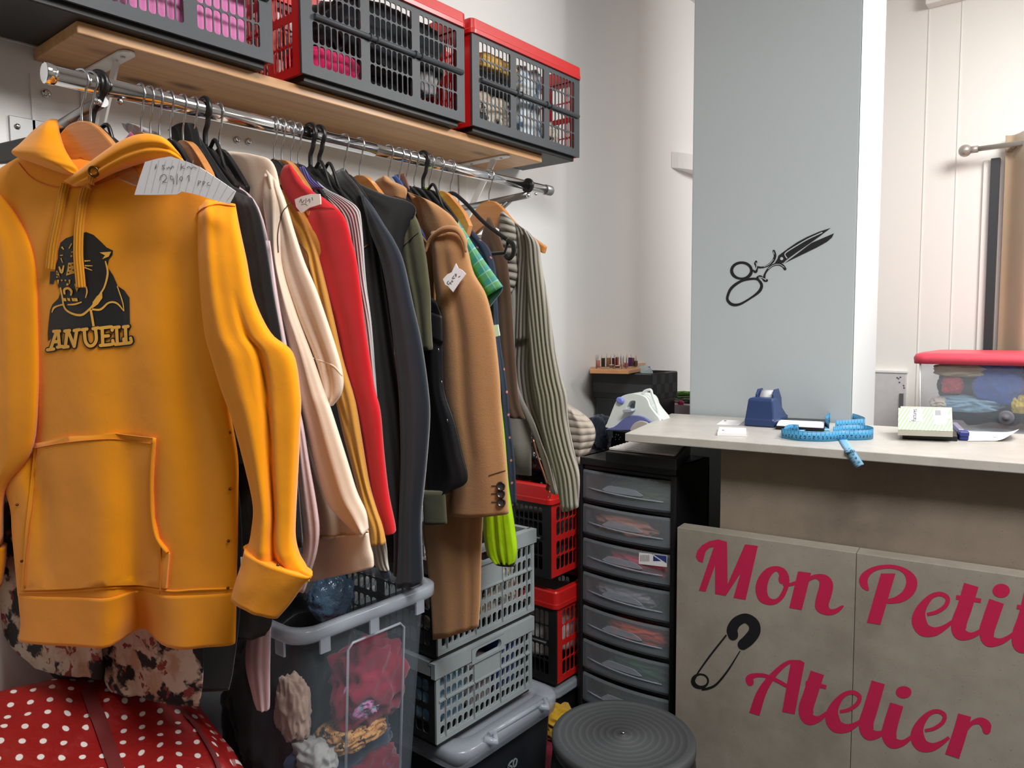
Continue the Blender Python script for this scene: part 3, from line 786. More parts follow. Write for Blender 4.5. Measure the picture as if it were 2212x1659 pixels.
# grey crates
def grey_crate(label, loc, W, D, H):
    """front (+x) face is the handled end: W along y, body toward -x"""
    t = thing('handled_crate', label, 'crate', loc, 'grey crates stacked behind the clear tub')
    x0, y0, z0 = loc; th = 0.005; Y_ = V(0, 1, 0); Z = V(0, 0, 1); X_ = V(1, 0, 0)
    def face(x):
        mb = MB(); o = V(x, y0, z0)
        def rect(a0, b0, a1, b1, t_=th): mb.box((x, y0+a0, z0+b0), (x+t_, y0+a1, z0+b1))
        rim = 0.034; hb = H-rim
        rect(0, 0, W, 0.012); rect(0, 0.012, 0.010, hb); rect(W-0.010, 0.012, W, hb)
        cols = 17; rows = 5; fw = (W-0.02)/cols; fh = (hb-0.012)/rows
        for c in range(cols):
            for r in range(rows):
                a0 = 0.010+c*fw; b0 = 0.012+r*fh
                if r >= 3 and 6 <= c <= 10: rect(a0, b0, a0+fw, b0+fh); continue
                mb.frame_plate(o, Y_, Z, X_, (a0, b0, a0+fw, b0+fh), (a0+0.0024, b0+0.0035, a0+fw-0.0024, b0+fh-0.0035), th*0.8, 0.48, 4)
        for r in (3,): mb.box((x, y0+0.008, z0+0.012+fh*r-0.002), (x+th+0.002, y0+W-0.008, z0+0.012+fh*r+0.002))
        for c in (1, 6, 11, 16): mb.box((x, y0+0.010+fw*c-0.001, z0+0.01), (x+th+0.002, y0+0.010+fw*c+0.001, z0+hb))
        # handle band with a rounded hole
        hw = W*0.135; mb.frame_plate(V(x, y0, z0), Y_, Z, X_, (W*0.5-hw-0.012, hb-0.008, W*0.5+hw+0.012, H-0.006), (W*0.5-hw, hb-0.002, W*0.5+hw, H-0.012), th+0.004, 0.5, 6)
        mb.box((x-0.004, y0-0.006, z0+hb), (x+th+0.003, y0+W*0.5-hw-0.012, z0+H-0.006)); mb.box((x-0.004, y0+W*0.5+hw+0.012, z0+hb), (x+th+0.003, y0+W+0.006, z0+H-0.006))
        mb.box((x-0.012, y0-0.006, z0+H-0.006), (x+th+0.003, y0+W+0.006, z0+H))
        return mb
    obj('handle_panel', face(x0-th), M['greyp'], t)
    obj('handle_panel', face(x0-D+0.004), M['greyp'], t)
    for yy in (y0, y0+W-th):
        mb = MB(); lattice(mb, (x0-th-0.001, yy, z0), (-1, 0, 0), (0, 0, 1), (0, 1, 0), D-2*th-0.002, H-0.03, th, 2, 2, 7, 0.01, 0.02, (0.014, 0.012, 0.016))
        obj('side_panel', mb, M['crateb'], t)
        obj('side_rim', MB().box((x0-D+0.012, yy-0.005, z0+H-0.030), (x0-th-0.008, yy+th+0.005, z0+H)), M['greyp'], t)
    obj('base', MB().box((x0-D+0.006, y0+0.004, z0-0.010), (x0-0.006, y0+W-0.004, z0+0.002)), M['crateb'], t, bevel=0.002)
    return t
GX = -1.10
gl_ = grey_crate('lower pale grey crate with a handle slot and bags of blue goods inside', (GX, 1.078, 0.462), 0.332, 0.37, 0.180)
grey_crate('upper pale grey crate, below the neon green cuff', (GX, 1.085, 0.655), 0.335, 0.37, 0.205)
M['f_ltblue'] = cloth('light_blue_packet', rgb(130, 178, 214), rough=0.4); M['f_mdblue'] = cloth('deep_blue_packet', rgb(52, 74, 160), rough=0.4); M['f_lil'] = cloth('pale_packet', rgb(190, 178, 178), rough=0.4)
GP = 'packets in the lower grey crate'
bundle('packet', 'light blue packet behind the left slots of the lower grey crate', (-1.165, 1.145, 0.555), (0.045, 0.050, 0.075), M['f_ltblue'], 0.1, 2, 41, 0.7, GP, 'packet')
bundle('packet', 'pale packet behind the middle slots of the lower grey crate', (-1.165, 1.245, 0.535), (0.042, 0.045, 0.055), M['f_lil'], 0.1, 2, 42, 0.7, GP, 'packet')
bundle('packet', 'deep blue packet behind the right slots of the lower grey crate', (-1.165, 1.34, 0.56), (0.045, 0.045, 0.078), M['f_mdblue'], 0.1, 2, 43, 0.7, GP, 'packet')
bundle('folded_cloth', 'black and white cloth inside the upper grey crate', (-1.19, 1.27, 0.72), (0.065, 0.125, 0.055), M['f_ecru'], 0.12, 2, 44, 0.7)
# lidded dark tub below, marked 60
LB = thing('lidded_tub', 'dark tub with a frosted clip lid, marked 60, under the grey crates', 'tub', (-1.26, 1.29, 0))
obj('body', MB().loft([[(-1.28+sx*(0.185+q)*1.0, 1.285+sy*(0.15+q), z) for sx, sy in ((-1,-1),(1,-1),(1,1),(-1,1))] for z, q in ((0.0, 0.0), (0.425, 0.022))], True, True, None, False), plain('dark_smoky_tub', rgb(34, 38, 44), 0.25, coat=0.2), LB, bevel=0.012)
LX = -1.055
lidm = MB()
rings = [[(p[0], p[1], z) for p in rrect(-1.49-0.0, 1.10-o_, LX+o_, 1.475+o_*0.5, 0.05, 6)] for z, o_ in ((0.402, 0.0), (0.425, 0.004), (0.438, 0.004), (0.444, -0.003), (0.444, -0.035), (0.436, -0.045))]
lidm.loft(rings, True)
obj('lid', lidm, M['clear_rim'], LB)
for yy in (1.20, 1.39):
    obj('clip', MB().tube([(LX-0.004, yy-0.018, 0.444), (LX+0.016, yy, 0.436), (LX-0.004, yy+0.018, 0.444)], 0.008, 10), M['clear_rim'], LB)
obj('front_rail', MB().tube([(LX-0.004, 1.20, 0.447), (LX+0.002, 1.39, 0.447)], 0.006, 10), M['clear_rim'], LB)
pl60 = plane((-1.28+0.200, 0, 0.25), (1, 0, -0.05))
z60 = lambda x, y: (880+x*0.21645, 1300+y*0.21645)
mb = decal([stroke([(1035,1575),(1005,1610),(995,1655),(1010,1690),(1030,1660),(1022,1630),(1000,1640)], 16, 5, False, True), stroke([(1060,1560),(1045,1600),(1050,1640),(1070,1620),(1080,1570)], 16, 5, True)], on_plane(pl60, z60), 0.004)
obj('volume_mark', mb, M['greyp'], LB)

# ================================================================== clear tub with cloth scraps
TX = -1.0; TY0, TY1 = 0.672, 1.004; TZT = 0.862; TB = 0.37
UB = thing('storage_box', 'dark closed box on the floor carrying the clear tub', 'box', (-1.23, 0.84, 0))
obj('body', MB().rbox((-1.46, 0.68, 0), (-1.03, 0.99, 0.340), 0.02), M['blackp'], UB)
obj('lid', MB().rbox((-1.475, 0.668, 0.3405), (-1.012, 1.002, 0.368), 0.025), M['blackp'], UB, bevel=0.003)
TT = thing('clear_tub', 'tall clear plastic tub full of cloth scraps below the dark coats', 'tub', (-1.23, 0.84, TB))
def tubring(o, z, r=0.035):
    return [(p[0], p[1], z) for p in rrect(-1.475-o, TY0+0.018-o, TX-0.018+o, TY1-0.018+o, r+max(o, 0)*0.5, 6)]
w = MB(); w.loft([tubring(-0.030, TB, 0.03), tubring(-0.028, TB+0.01, 0.03), tubring(0.0, TZT-0.02)], False)
e = len(w.v); n_ = len(tubring(0, 0)); w.f.append(tuple(range(n_))); w.fm.append(False)
obj('wall', w, M['clear'], TT)
# raised rectangular panel on the long side
pa = []
for (py_, pz_) in ((TY0+0.115, 0.40), (TY0+0.115, 0.795), (TY0+0.125, 0.805), (TY0+0.235, 0.805), (TY0+0.245, 0.795), (TY0+0.245, 0.40)):
    f = (pz_-TB)/(TZT-0.02-TB); pa.append((TX-0.018-0.030*(1-f)+0.002, py_, pz_))
obj('panel_ridge', MB().tube(pa, 0.0026, 8), M['clear_rim'], TT)
r_ = MB(); r_.loft([tubring(0.001, TZT-0.024), tubring(0.014, TZT-0.024), tubring(0.018, TZT-0.020), tubring(0.018, TZT-0.003), tubring(0.014, TZT), tubring(0.002, TZT), tubring(-0.002, TZT-0.005), tubring(0.001, TZT-0.024)], False)
obj('rim', r_, M['clear_rim'], TT)
for (x, y, dx, dy) in ((TX-0.05, TY0+0.002, 0.012, 0.002), (TX-0.002, TY0+0.055, 0.002, 0.010), (TX-0.16, TY0+0.002, 0.012, 0.002), (TX-0.002, TY0+0.16, 0.002, 0.010), (TX-0.002, TY0+0.27, 0.002, 0.010)):
    obj('rib', MB().box((x-dx, y-dy, TZT-0.045), (x+dx, y+dy, TZT-0.020)), M['clear_rim'], TT)
M['f_crim'] = cloth('crimson_fleece', rgb(140, 30, 54), crease=0.9); M['f_royal'] = cloth('royal_blue_cloth', rgb(38, 60, 130)); M['f_wht'] = cloth('off_white_cloth', rgb(168, 168, 164))
M['f_leo'] = floral('leopard_print', rgb(196, 148, 86), rgb(40, 28, 20), rgb(150, 100, 55), 70); M['f_navy'] = cloth('navy_cloth', rgb(36, 52, 78)); M['f_skin'] = cloth('beige_crepe', rgb(205, 178, 160)); M['f_maroon'] = cloth('maroon_cloth', rgb(110, 28, 44))
M['f_pleat'] = ribbed('pleated_print', rgb(190, 120, 170), 0.012, 0, 0.006, 0.5, rgb(90, 160, 160))
GT = 'cloth scraps in the clear tub'
def ins(name, label, px, py, xx, r, mat, amp, sc, seed, boxy=0.3):
    r = (min(r[0], 0.042), r[1], r[2]); xc = xx-r[0]-0.012; p = PX(px, py, xc); yy = min(max(p[1], TY0+0.062+r[1]*1.15), TY1-0.050-r[1]); return bundle(name, label, (xc, yy, p[2]), r, mat, amp, sc, seed, boxy, GT)
ins('cloth_scrap', 'crimson fleece bunched high in the clear tub', 865, 1440, -1.03, (0.11, 0.072, 0.075), M['f_crim'], 0.45, 1.7, 51)
ins('cloth_scrap', 'pleated pink and teal scrap in the clear tub', 775, 1505, -1.03, (0.035, 0.035, 0.035), M['f_pleat'], 0.3, 2.2, 52)
ins('cloth_scrap', 'leopard print scrap across the middle of the clear tub', 762, 1575, -1.04, (0.07, 0.065, 0.024), M['f_leo'], 0.3, 2.0, 53)
ins('cloth_scrap', 'off-white cloth at the front left of the clear tub', 680, 1640, -1.05, (0.05, 0.030, 0.036), M['f_wht'], 0.35, 1.8, 54)
ins('cloth_scrap', 'royal blue cloth low in the clear tub', 890, 1630, -1.05, (0.08, 0.075, 0.05), M['f_royal'], 0.3, 1.8, 55)
ins('cloth_scrap', 'maroon cloth at the bottom of the clear tub', 790, 1660, -1.05, (0.09, 0.07, 0.042), M['f_maroon'], 0.3, 1.8, 56)
ins('cloth_scrap', 'navy cloth between the crimson and the blue in the clear tub', 850, 1560, -1.07, (0.12, 0.11, 0.050), M['f_navy'], 0.3, 1.8, 57)
ins('cloth_scrap', 'beige crepe strip down the left end of the clear tub', 615, 1540, -1.10, (0.035, 0.022, 0.060), M['f_skin'], 0.4, 2.0, 58)
bundle('cloth_scrap', 'black backing cloth added at the back of the clear tub to darken it', (-1.27, 0.835, 0.63), (0.10, 0.12, 0.17), M['f_blk'], 0.3, 1.8, 59, 0.4, GT)  # added dark backing, keeps the see-through tub dark behind its scraps
t = NT('blue_film'); M['film'] = t.done(t.bsdf(t.mix(t.noise(t.co(), 30, 4), rgb(30, 44, 62), rgb(90, 120, 150)), 0.15, 0, t.bump(t.noise(t.co(), 40, 4), 0.9, 0.01), spec=0.7))
tag(obj('plastic_bag', blob(tuple(PX(716, 1290, -1.10)), (0.03, 0.045, 0.045), 0.3, 2.5, 4, 60), M['film']), 'crumpled blue plastic bag at the mouth of the clear tub', 'bag')

# ================================================================== drawer tower
DX0, DX1, DY0, DY1, DZT = -1.186, -0.889, 1.752, 1.955, 0.986
DT = thing('drawer_tower', 'tall black drawer tower with frosted drawers, left of the counter', 'drawer tower', ((DX0+DX1)/2, 1.93, 0))
fb = MB(); pz = 0.0992; nd = 9
fb.box((DX0, DY0+0.004, 0.0), (DX0+0.010, DY1, DZT)); fb.box((DX1-0.010, DY0+0.004, 0.0), (DX1, DY1, DZT)); fb.box((DX0, DY1-0.008, 0.0), (DX1, DY1, DZT))
obj('carcass', fb, M['blackp'], DT)
tp = MB().rbox((DX0-0.003, DY0-0.010, DZT-0.022), (DX1+0.003, DY1+0.002, DZT), 0.012, 4)
obj('top_frame', tp, M['blackp'], DT, bevel=0.003)
drz = [DZT-0.026-pz*(k+1) for k in range(nd)]
for k in range(nd+1):
    z = DZT-0.024-pz*k
    obj('rail', MB().box((DX0+0.010, DY0-0.002, z-0.010), (DX1-0.010, DY1-0.008, z)), M['blackp'], DT, bevel=0.002)
for x in (DX0, DX1):
    obj('post', MB().rbox((x-0.0065 if x == DX0 else x-0.010, DY0-0.012, 0.0), (x+0.010 if x == DX0 else x+0.0065, DY0+0.012, DZT-0.022), 0.006), M['blackp'], DT)
def drawer_front(x0, x1, z0, z1, y, bow):
    N = 14; out = []
    mb = MB(); rows = [z0, z0+0.006, z1-0.006, z1]; rings = []
    for j, z in enumerate(rows):
        ring = []
        for i in range(N+1):
            u = i/N; b = bow*(1-(2*u-1)**2)
            ring.append((x0+(x1-x0)*u, y-b-(0.004 if 0 < j < 3 else 0.0), z))
        rings.append(ring)
    back = [[(p[0], p[1]+0.003, p[2]) for p in r] for r in rings]
    full = [rings[j]+back[j][::-1] for j in range(4)]
    return mb.loft(full, True, True, None, False)
dcol = [('green and brown oddments', rgb(120, 140, 90)), ('cream and red reels', rgb(214, 140, 110)), ('pink and red trimmings', rgb(220, 60, 84)), ('pale ribbons', rgb(170, 166, 172)), ('bright orange trimmings', rgb(255, 96, 46)), ('dark green tinsel', rgb(60, 112, 84)), ('dark bits', rgb(40, 50, 46)), ('dark bits', rgb(40, 44, 46)), ('dark bits', rgb(40, 44, 46))]
for k in range(nd):
    z1 = DZT-0.036-pz*k; z0 = z1-pz+0.014
    d = obj('drawer', drawer_front(DX0+0.011, DX1-0.011, z0, z1, DY0-0.002, 0.016), M['drawerp'], DT)
    tr = MB(); tr.box((DX0+0.014, DY0+0.004, z0), (DX1-0.014, DY1-0.03, z0+0.003)); 
    for xa, xb in ((DX0+0.014, DX0+0.017), (DX1-0.017, DX1-0.014)): tr.box((xa, DY0+0.004, z0), (xb, DY1-0.03, z1-0.02))
    obj('tray', tr, M['clear'], d)
    hz = z0+(z1-z0)*0.42
    pts = [(DX0+0.03+(DX1-DX0-0.06)*u, DY0-0.006-0.016*(1-(2*u-1)**2)-0.0035, hz-0.008*u) for u in [i/10 for i in range(11)]]
    obj('pull_lip', MB().tube(pts, 0.0022, 6), M['clear_rim'], d)
    gp = [(x, z) for x, z in smooth_loop([(-0.055, 0), (-0.05, 0.012), (-0.035, 0.017), (0.03, 0.015), (0.05, 0.010), (0.058, 0.0)], 3)]
    obj('thumb_grip', MB().prism(gp, ((DX0+DX1)/2, DY0-0.0235, hz+0.001), (1, 0, 0), (0, 0, 1), (0, 1, 0), 0.003), M['clear_rim'], d)
    if k < 7:
        lab, cc = dcol[k]; nm = ['top', 'second', 'third', 'fourth', 'fifth', 'sixth', 'seventh'][k]
        bundle('haberdashery', '%s inside the %s frosted drawer' % (lab, nm), ((DX0+DX1)/2+(-0.02 if k in (1, 3) else 0.025), DY0+0.050, z0+0.034), (0.095, 0.036, 0.028), cloth('trim_%d' % k, cc), 0.35, 2.2, 70+k, 0.3, 'oddments in the drawer tower', 'haberdashery')
    if k == 2:
        pls = plane((0, DY0-0.020, 0), (0, -1, 0)); zs = lambda x, y: (950+x*0.27125, 850+y*0.27125)
        prs = on_plane(pls, zs)
        st = obj('price_sticker', decal([[[(1588,1265),(1812,1290),(1810,1382),(1586,1356)]]], prs, 0.001), M['paper'], d)
        m2 = decal([[[(1702,1290),(1765,1333),(1702,1333)]], [[(1690,1279),(1808,1293),(1808,1350),(1697,1276)]], [ell(1787,1312,14,14,0,12)]], prs, 0.0016)
        obj('sticker_mark', m2, plain('sticker_blue', rgb(40, 60, 130)), st)
        bars = [[[(1600+i*11, 1285), (1604+i*11, 1285), (1604+i*11, 1335), (1600+i*11, 1335)]] for i in range(7)]
        obj('sticker_print', decal(bars, prs, 0.0016), M['pencil'], st)
# ribbed dark case lying on the tower under the worktop
GR = thing('ribbed_case', 'flat black case with a ribbed grey top lying on the drawer tower', 'case', (-1.0, 1.86, DZT))
cs = MB().prism([tuple(PZ(a, b, 1.02)[:2]) for a, b in ((1307,973),(1370,951),(1492,956),(1462,990))], (0, 0, DZT+0.001), (1, 0, 0), (0, 1, 0), (0, 0, 1), 0.031)
obj('case_body', cs, M['blackp'], GR, bevel=0.003)
mb = MB(); A_, B_, C_, D_ = [PZ(a, b, 1.02) for a, b in ((1312,971),(1371,953),(1486,958),(1460,987))]
for i in range(9):
    f = (i+0.5)/9; p = A_+(B_-A_)*f; q = D_+(C_-D_)*f
    mb.bar(p+V(0.004, 0, 0.0025), q+V(-0.004, 0, 0.0025), 0.012, 0.005)
obj('rib', mb, plain('grey_rib_plastic', rgb(214, 210, 206), 0.5), GR)

# ================================================================== step stool
SC = PZ(1346, 1587, 0.44); 
ST_ = thing('step_stool', 'round dark grey step stool with a ringed top', 'stool', (SC[0], SC[1], 0))
rs = 0.160
obj('tread', MB().lathe([(rs-0.004, 0.415), (rs, 0.42), (rs, 0.436), (rs-0.004, 0.441), (rs-0.014, 0.443), (rs-0.018, 0.440), (0.06, 0.440), (0.058, 0.4415), (0.004, 0.4415), (0.003, 0.444), (0.001, 0.444)], (SC[0], SC[1], 0), 64), ringed('ringed_rubber', rgb(58, 61, 64), rgb(68, 71, 73), 0.0155), ST_)
obj('body', MB().lathe([(rs+0.045, 0.03), (rs+0.048, 0.05), (rs+0.02, 0.20), (rs+0.016, 0.22), (rs-0.002, 0.405), (rs-0.006, 0.414)], (SC[0], SC[1], 0), 48), M['blackp'], ST_)
obj('rubber_foot', MB().lathe([(rs+0.046, 0.0), (rs+0.052, 0.005), (rs+0.052, 0.03), (rs+0.045, 0.034)], (SC[0], SC[1], 0), 48), M['blackp'], ST_)
obj('centre_screw', MB().lathe([(0.0045, 0.4445), (0.003, 0.4465), (0.001, 0.4467)], (SC[0], SC[1], 0), 12), M['steel'], ST_)
# yellow and dark packets on the floor behind the stool
bundle('packet', 'yellow packet on the dark heap behind the stool', tuple(PY(1206, 1560, 1.62)), (0.05, 0.04, 0.045), cloth('yellow_packet', rgb(190, 150, 40)), 0.3, 2, 81, 0.3, None, 'packet')
p = PY(1206, 1560, 1.62)
bundle('cloth_heap', 'dark cloth heap on the floor behind the stool', (p[0], p[1], (p[2]-0.04)/2), (0.09, 0.07, (p[2]-0.045)/2), M['f_maroon'], 0.15, 2, 82, 0.6)

# ================================================================== polka dot shopping bag
PB = thing('shopping_bag', 'large red shopping bag with white polka dots at the lower left', 'bag', (-1.23, 0.37, 0))
def bag():
    NU, NV = 72, 40; rings = []; uvs = []
    for j in range(NV+1):
        ph = -PI/2+PI*j/NV
        ring = []
        for i in range(NU):
            th = 2*PI*i/NU
            def sp(w, e): return math.copysign(abs(w)**e, w)
            x = 0.220*sp(math.cos(ph), 0.35)*sp(math.cos(th), 0.45); y = 0.285*sp(math.cos(ph), 0.35)*sp(math.sin(th), 0.45); z = 0.345*sp(math.sin(ph), 0.35)
            z += (max(0, -x)*0.50-max(0, x)*0.22)*(1 if z > 0 else 0)
            p = Vector((x, y, z)); a = 0.028*mnoise.noise(p*6+Vector((3, 1, 9)))+0.016*(1-2*abs(mnoise.noise(p*11)))
            p = p+p.normalized()*a
            if z < -0.3: p.z = -0.345
            ring.append((p.x-1.200, p.y+0.372, p.z+0.346)); uvs.append((p.x*0.9+p.y*0.35, p.y*0.9-p.x*0.3+(p.z if abs(p.x) > 0.21 or abs(p.y) > 0.25 else 0)))
        rings.append(ring)
    return MB().loft(rings, True, True, uvs)
bagm = bag()
obj('bag_body', bagm, dotted('red_polka_vinyl', rgb(150, 26, 26), rgb(222, 216, 212), 0.037, 0.135, 0.38, 0, 0.3), PB)
prb = on_mesh([bagm], plane((0, 0, 0.7), (0, 0, 1)))
for path in ([(190,1490),(200,1520),(222,1580),(250,1659),(262,1700)], [(400,1545),(430,1580),(465,1640),(480,1690)]):
    mb = MB(); q = cr(path, 8); L_ = []; R_ = []
    for i, p in enumerate(q):
        w_ = 16 if path[0][0] < 300 else 5
        a_, n1 = prb(p[0]-w_, p[1]+w_*0.2); b_, n2 = prb(p[0]+w_, p[1]-w_*0.2); L_.append(a_+n1*0.004); R_.append(b_+n2*0.004)
    mb.loft([[l, (l+r)/2+V(0, 0, 0.002), r] for l, r in zip(L_, R_)], False, False)
    obj('strap', mb, plain('dark_red_webbing', rgb(96, 20, 22), 0.7), PB)
# ================================================================== hangers
def hook_pts(r=0.0165, stem=0.062):
    pts = []
    for k in range(13):
        a = math.radians(205-k*(205+48)/12); pts.append((r*math.cos(a), 0, r*math.sin(a)))
    x, _, z = pts[-1]
    pts += [(x*0.72, 0, z-0.012), (0.002, 0, -0.036), (0.0, 0, -0.045), (0.0, 0, -stem)]
    return [tuple(p) for p in cr(pts, 3)]
def wood_body(w=0.172, th=0.013, top=-0.058, drop=0.122, h=0.064):
    up = [(0, top), (0.022, top-0.005), (0.045, top-0.022), (0.075, top-0.053), (min(0.115, w*0.9), top-(0.085 if w > 0.12 else 0.068)), (w, top-drop)]
    lo = [(w-0.006, top-drop-0.016), (min(0.115, w*0.88), top-0.085-0.024), (0.07, top-0.053-0.038), (0.035, top-h-0.008), (0, top-h+0.008)]
    P = [tuple(p) for p in cr(up, 4)]+[tuple(p) for p in cr(lo, 4)]
    Q = [(-x, z) for x, z in P[::-1]]
    poly = P+[q for q in Q[1:-1]]
    return MB().prism(poly, (0, -th/2, 0), (1, 0, 0), (0, 0, 1), (0, 1, 0), th)
def thin_body(w=0.17, r=0.0045, top=-0.058, drop=0.120, bar=True):
    mb = MB(); c = [(-w, 0, top-drop), (-0.10, 0, top-0.074), (-0.04, 0, top-0.022), (0, 0, top), (0.04, 0, top-0.022), (0.10, 0, top-0.074), (w, 0, top-drop)]
    mb.tube(cr(c, 5), r, 10)
    if bar: mb.tube([(-w, 0, top-drop), (-w+0.01, 0, top-drop-0.025), (w-0.01, 0, top-drop-0.025), (w, 0, top-drop)], r*0.8, 8)
    return mb
def plastic_body(w=0.165, th=0.009, top=-0.058):
    if w > 0.2: up = [(0, top), (0.03, top-0.006), (0.12, top-0.040), (w, top-0.085)]; lo = [(w-0.004, top-0.110), (0.12, top-0.078), (0.03, top-0.050), (0, top-0.046)]
    else: up = [(0, top), (0.022, top-0.010), (0.055, top-0.042), (w, top-0.075)]; lo = [(w-0.004, top-0.088), (0.055, top-0.062), (0.025, top-0.034), (0, top-0.030)]
    P = [tuple(p) for p in cr(up, 4)]+[tuple(p) for p in cr(lo, 4)]; Q = [(-x, z) for x, z in P[::-1]]
    return MB().prism(P+Q[1:-1], (0, -th/2, 0), (1, 0, 0), (0, 0, 1), (0, 1, 0), th)
def at0(mb, loc):
    mb.v = [(p[0]+loc[0], p[1]+loc[1], p[2]+loc[2]) for p in mb.v]; return mb
HP = {}
def hanger(kind, y, label, rz=0.0, full=False, tilt=0.0):
    key = kind+('_full' if full else '')
    loc = (RX, y, RZ+0.0005)
    nm = {'wood': 'wooden_hanger', 'wire': 'coat_hanger', 'plastic': 'plastic_hanger', 'velvet': 'velvet_hanger'}[kind]
    gr = {'wood': 'wooden hangers on the rail', 'wire': 'slim hangers on the rail', 'plastic': 'black plastic hangers on the rail', 'velvet': 'velvet hangers on the rail'}[kind]
    if key in HP:
        t = dup(HP[key], loc, label, gr)
    else:
        t = thing(nm, label, 'hanger', loc, gr)
        if kind == 'wood':
            obj('hook', at0(MB().tube(hook_pts(), 0.0017, 8), loc), M['steel'], t); obj('hanger_body', at0(wood_body() if full else wood_body(0.095, 0.013, -0.058, 0.085, 0.052), loc), M['hanger_wood'], t, bevel=0.003)
        elif kind == 'wire':
            obj('hook', at0(MB().tube(hook_pts(), 0.0017, 8), loc), M['steel'], t); obj('hanger_body', at0(plastic_body(0.085), loc), M['blackp'], t, bevel=0.002)
        elif kind == 'plastic':
            obj('hook', at0(MB().tube(hook_pts(0.0185), 0.0042, 10), loc), M['blackp'], t); obj('hanger_body', at0(plastic_body(0.25, 0.011) if full else plastic_body(0.095, 0.011), loc), M['blackp'], t, bevel=0.003)
            l = MB().tube(cr([(0.016, 0, -0.064), (0.030, 0, -0.054), (0.042, 0, -0.068), (0.056, 0, -0.098), (0.068, 0, -0.116)], 4), 0.0032, 8)
            obj('strap_loop', at0(l, loc), M['blackp'], t)
        else:
            obj('hook', at0(MB().tube(hook_pts(), 0.0017, 8), loc), M['steel'], t); obj('hanger_body', at0(thin_body(), loc), M['blackv'], t)
            tp = MB().tube(cr([(0.168, 0, -0.177), (0.182, 0, -0.186), (0.185, 0, -0.204), (0.172, 0, -0.216), (0.162, 0, -0.208)], 4), 0.0055, 8)
            obj('notch_tip', at0(tp, loc), M['blackv'], t)
        HP[key] = t
    t.rotation_euler = (0, tilt, rz)
    return t
hanger('plastic', 0.490, 'black plastic hanger whose left arm sticks out beyond the yellow hood', math.radians(20), True, math.radians(15))
hanger('wire', 0.4785, 'slim wire-hooked hanger squeezed at the left end of the rail behind the yellow hoodie hook', math.radians(20))
HOODY = -math.radians(20)
hanger('wood', 0.466, 'wooden hanger carrying the yellow hoodie', math.radians(20), True)
hanger('wood', 0.552, 'wooden hanger just behind the yellow hoodie, showing above its hood')
hanger('wire', 0.566, 'slim hanger with the pale floral blouse behind the yellow hood')
hanger('wire', 0.580, 'slim hanger of the pink top behind the yellow hood')
hanger('wire', 0.598, 'slim hanger of the grey printed blouse')
hanger('wood', 0.619, 'wooden hanger peeping out between the yellow hood and the black jacket')
hanger('wire', 0.638, 'slim hanger inside the navy satin garment')
hanger('plastic', 0.657, 'black plastic hanger with a strap loop carrying the black jacket')
hanger('plastic', 0.680, 'black plastic hanger carrying the cream sweatshirt') if False else hanger('wire', 0.682, 'slim steel-hooked hanger carrying the cream sweatshirt')
hanger('wire', 0.787, 'slim black hanger between the cream sweatshirt and the red coat')
hanger('wood', 0.803, 'wooden hanger with the mustard top, just left of the red collar')
hanger('wire', 0.823, 'slim hanger carrying the red coat')
hanger('wire', 0.838, 'slim hanger carrying the pale grey ribbed cardigan')
hanger('plastic', 0.865, 'black plastic hanger with a bent neck, right of the red coat')
hanger('plastic', 0.885, 'black plastic hanger with a strap loop above the navy coat')
hanger('wire', 0.944, 'slim hanger carrying the navy coat')
hanger('wood', 0.982, 'wooden hanger above the black waistcoat and olive jacket')
hanger('wire', 1.058, 'slim hanger carrying the camel coat')
hanger('wire', 1.088, 'slim hanger of the blue-collared shirt')
hanger('wire', 1.108, 'slim hanger of the brown leather jacket')
hanger('wire', 1.131, 'slim hanger with a black body, right of the brown leather collar')
hanger('plastic', 1.157, 'black plastic hanger with a straight thick neck over the neon jacket')
hanger('wire', 1.176, 'slim hanger in the neon green windbreaker')
hanger('wood', 1.207, 'yellowish wooden hanger of the plaid shirt')
hanger('velvet', 1.243, 'velvet hanger of the navy spotted blouse, with a curled tip')
hanger('wood', 1.376, 'wooden hanger carrying the grey zip cardigan at the right end', 0, True)

# ================================================================== garments
M['hoodie'] = cloth('yellow_fleece', rgb(250, 158, 8), crease=0.35, var=0.06, bump=0.15)
M['hoodie_shade_seam'] = cloth('yellow_fleece_shade_seam', rgb(225, 120, 8))  # darker orange paints the shade inside the hood; seams share it
M['string'] = ribbed('yellow_cord', rgb(228, 150, 30), 0.003, 0, 0.001, 0.6)
M['cream'] = cloth('cream_fleece', rgb(232, 212, 192), crease=0.35, bump=0.1)
M['blackj'] = cloth('black_jacket_cloth', rgb(26, 28, 31), crease=0.5)
M['navys'] = cloth('navy_satin', rgb(30, 42, 62), rough=0.45)
M['pinkc'] = cloth('dusty_pink_cotton', rgb(226, 200, 204), crease=0.5)
M['must'] = cloth('mustard_jersey', rgb(206, 150, 66), crease=0.6)
M['red'] = cloth('red_wool', rgb(204, 26, 36), crease=0.25, bump=0.1)
M['grib'] = ribbed('pale_grey_rib', rgb(198, 196, 196), 0.0075, 0, 0.003, 0.62)
M['gcuff'] = ribbed('grey_rib_cuff', rgb(190, 186, 176), 0.010, 0, 0.004, 0.45)
M['lav'] = ribbed('lavender_rib', rgb(96, 98, 176), 0.006, 0, 0.003, 0.6)
M['navy'] = cloth('navy_wool', rgb(27, 36, 48), crease=0.2, sheen=0.4)
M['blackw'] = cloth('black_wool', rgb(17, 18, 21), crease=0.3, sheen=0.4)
M['olive'] = cloth('olive_twill', rgb(84, 84, 62), crease=0.4)
M['leather'] = plain('black_leatherette', rgb(20, 22, 26), 0.55, bump=0.15, scale=30)
M['camel'] = cloth('camel_wool', rgb(186, 138, 92), crease=0.2, weave=500, bump=0.5)
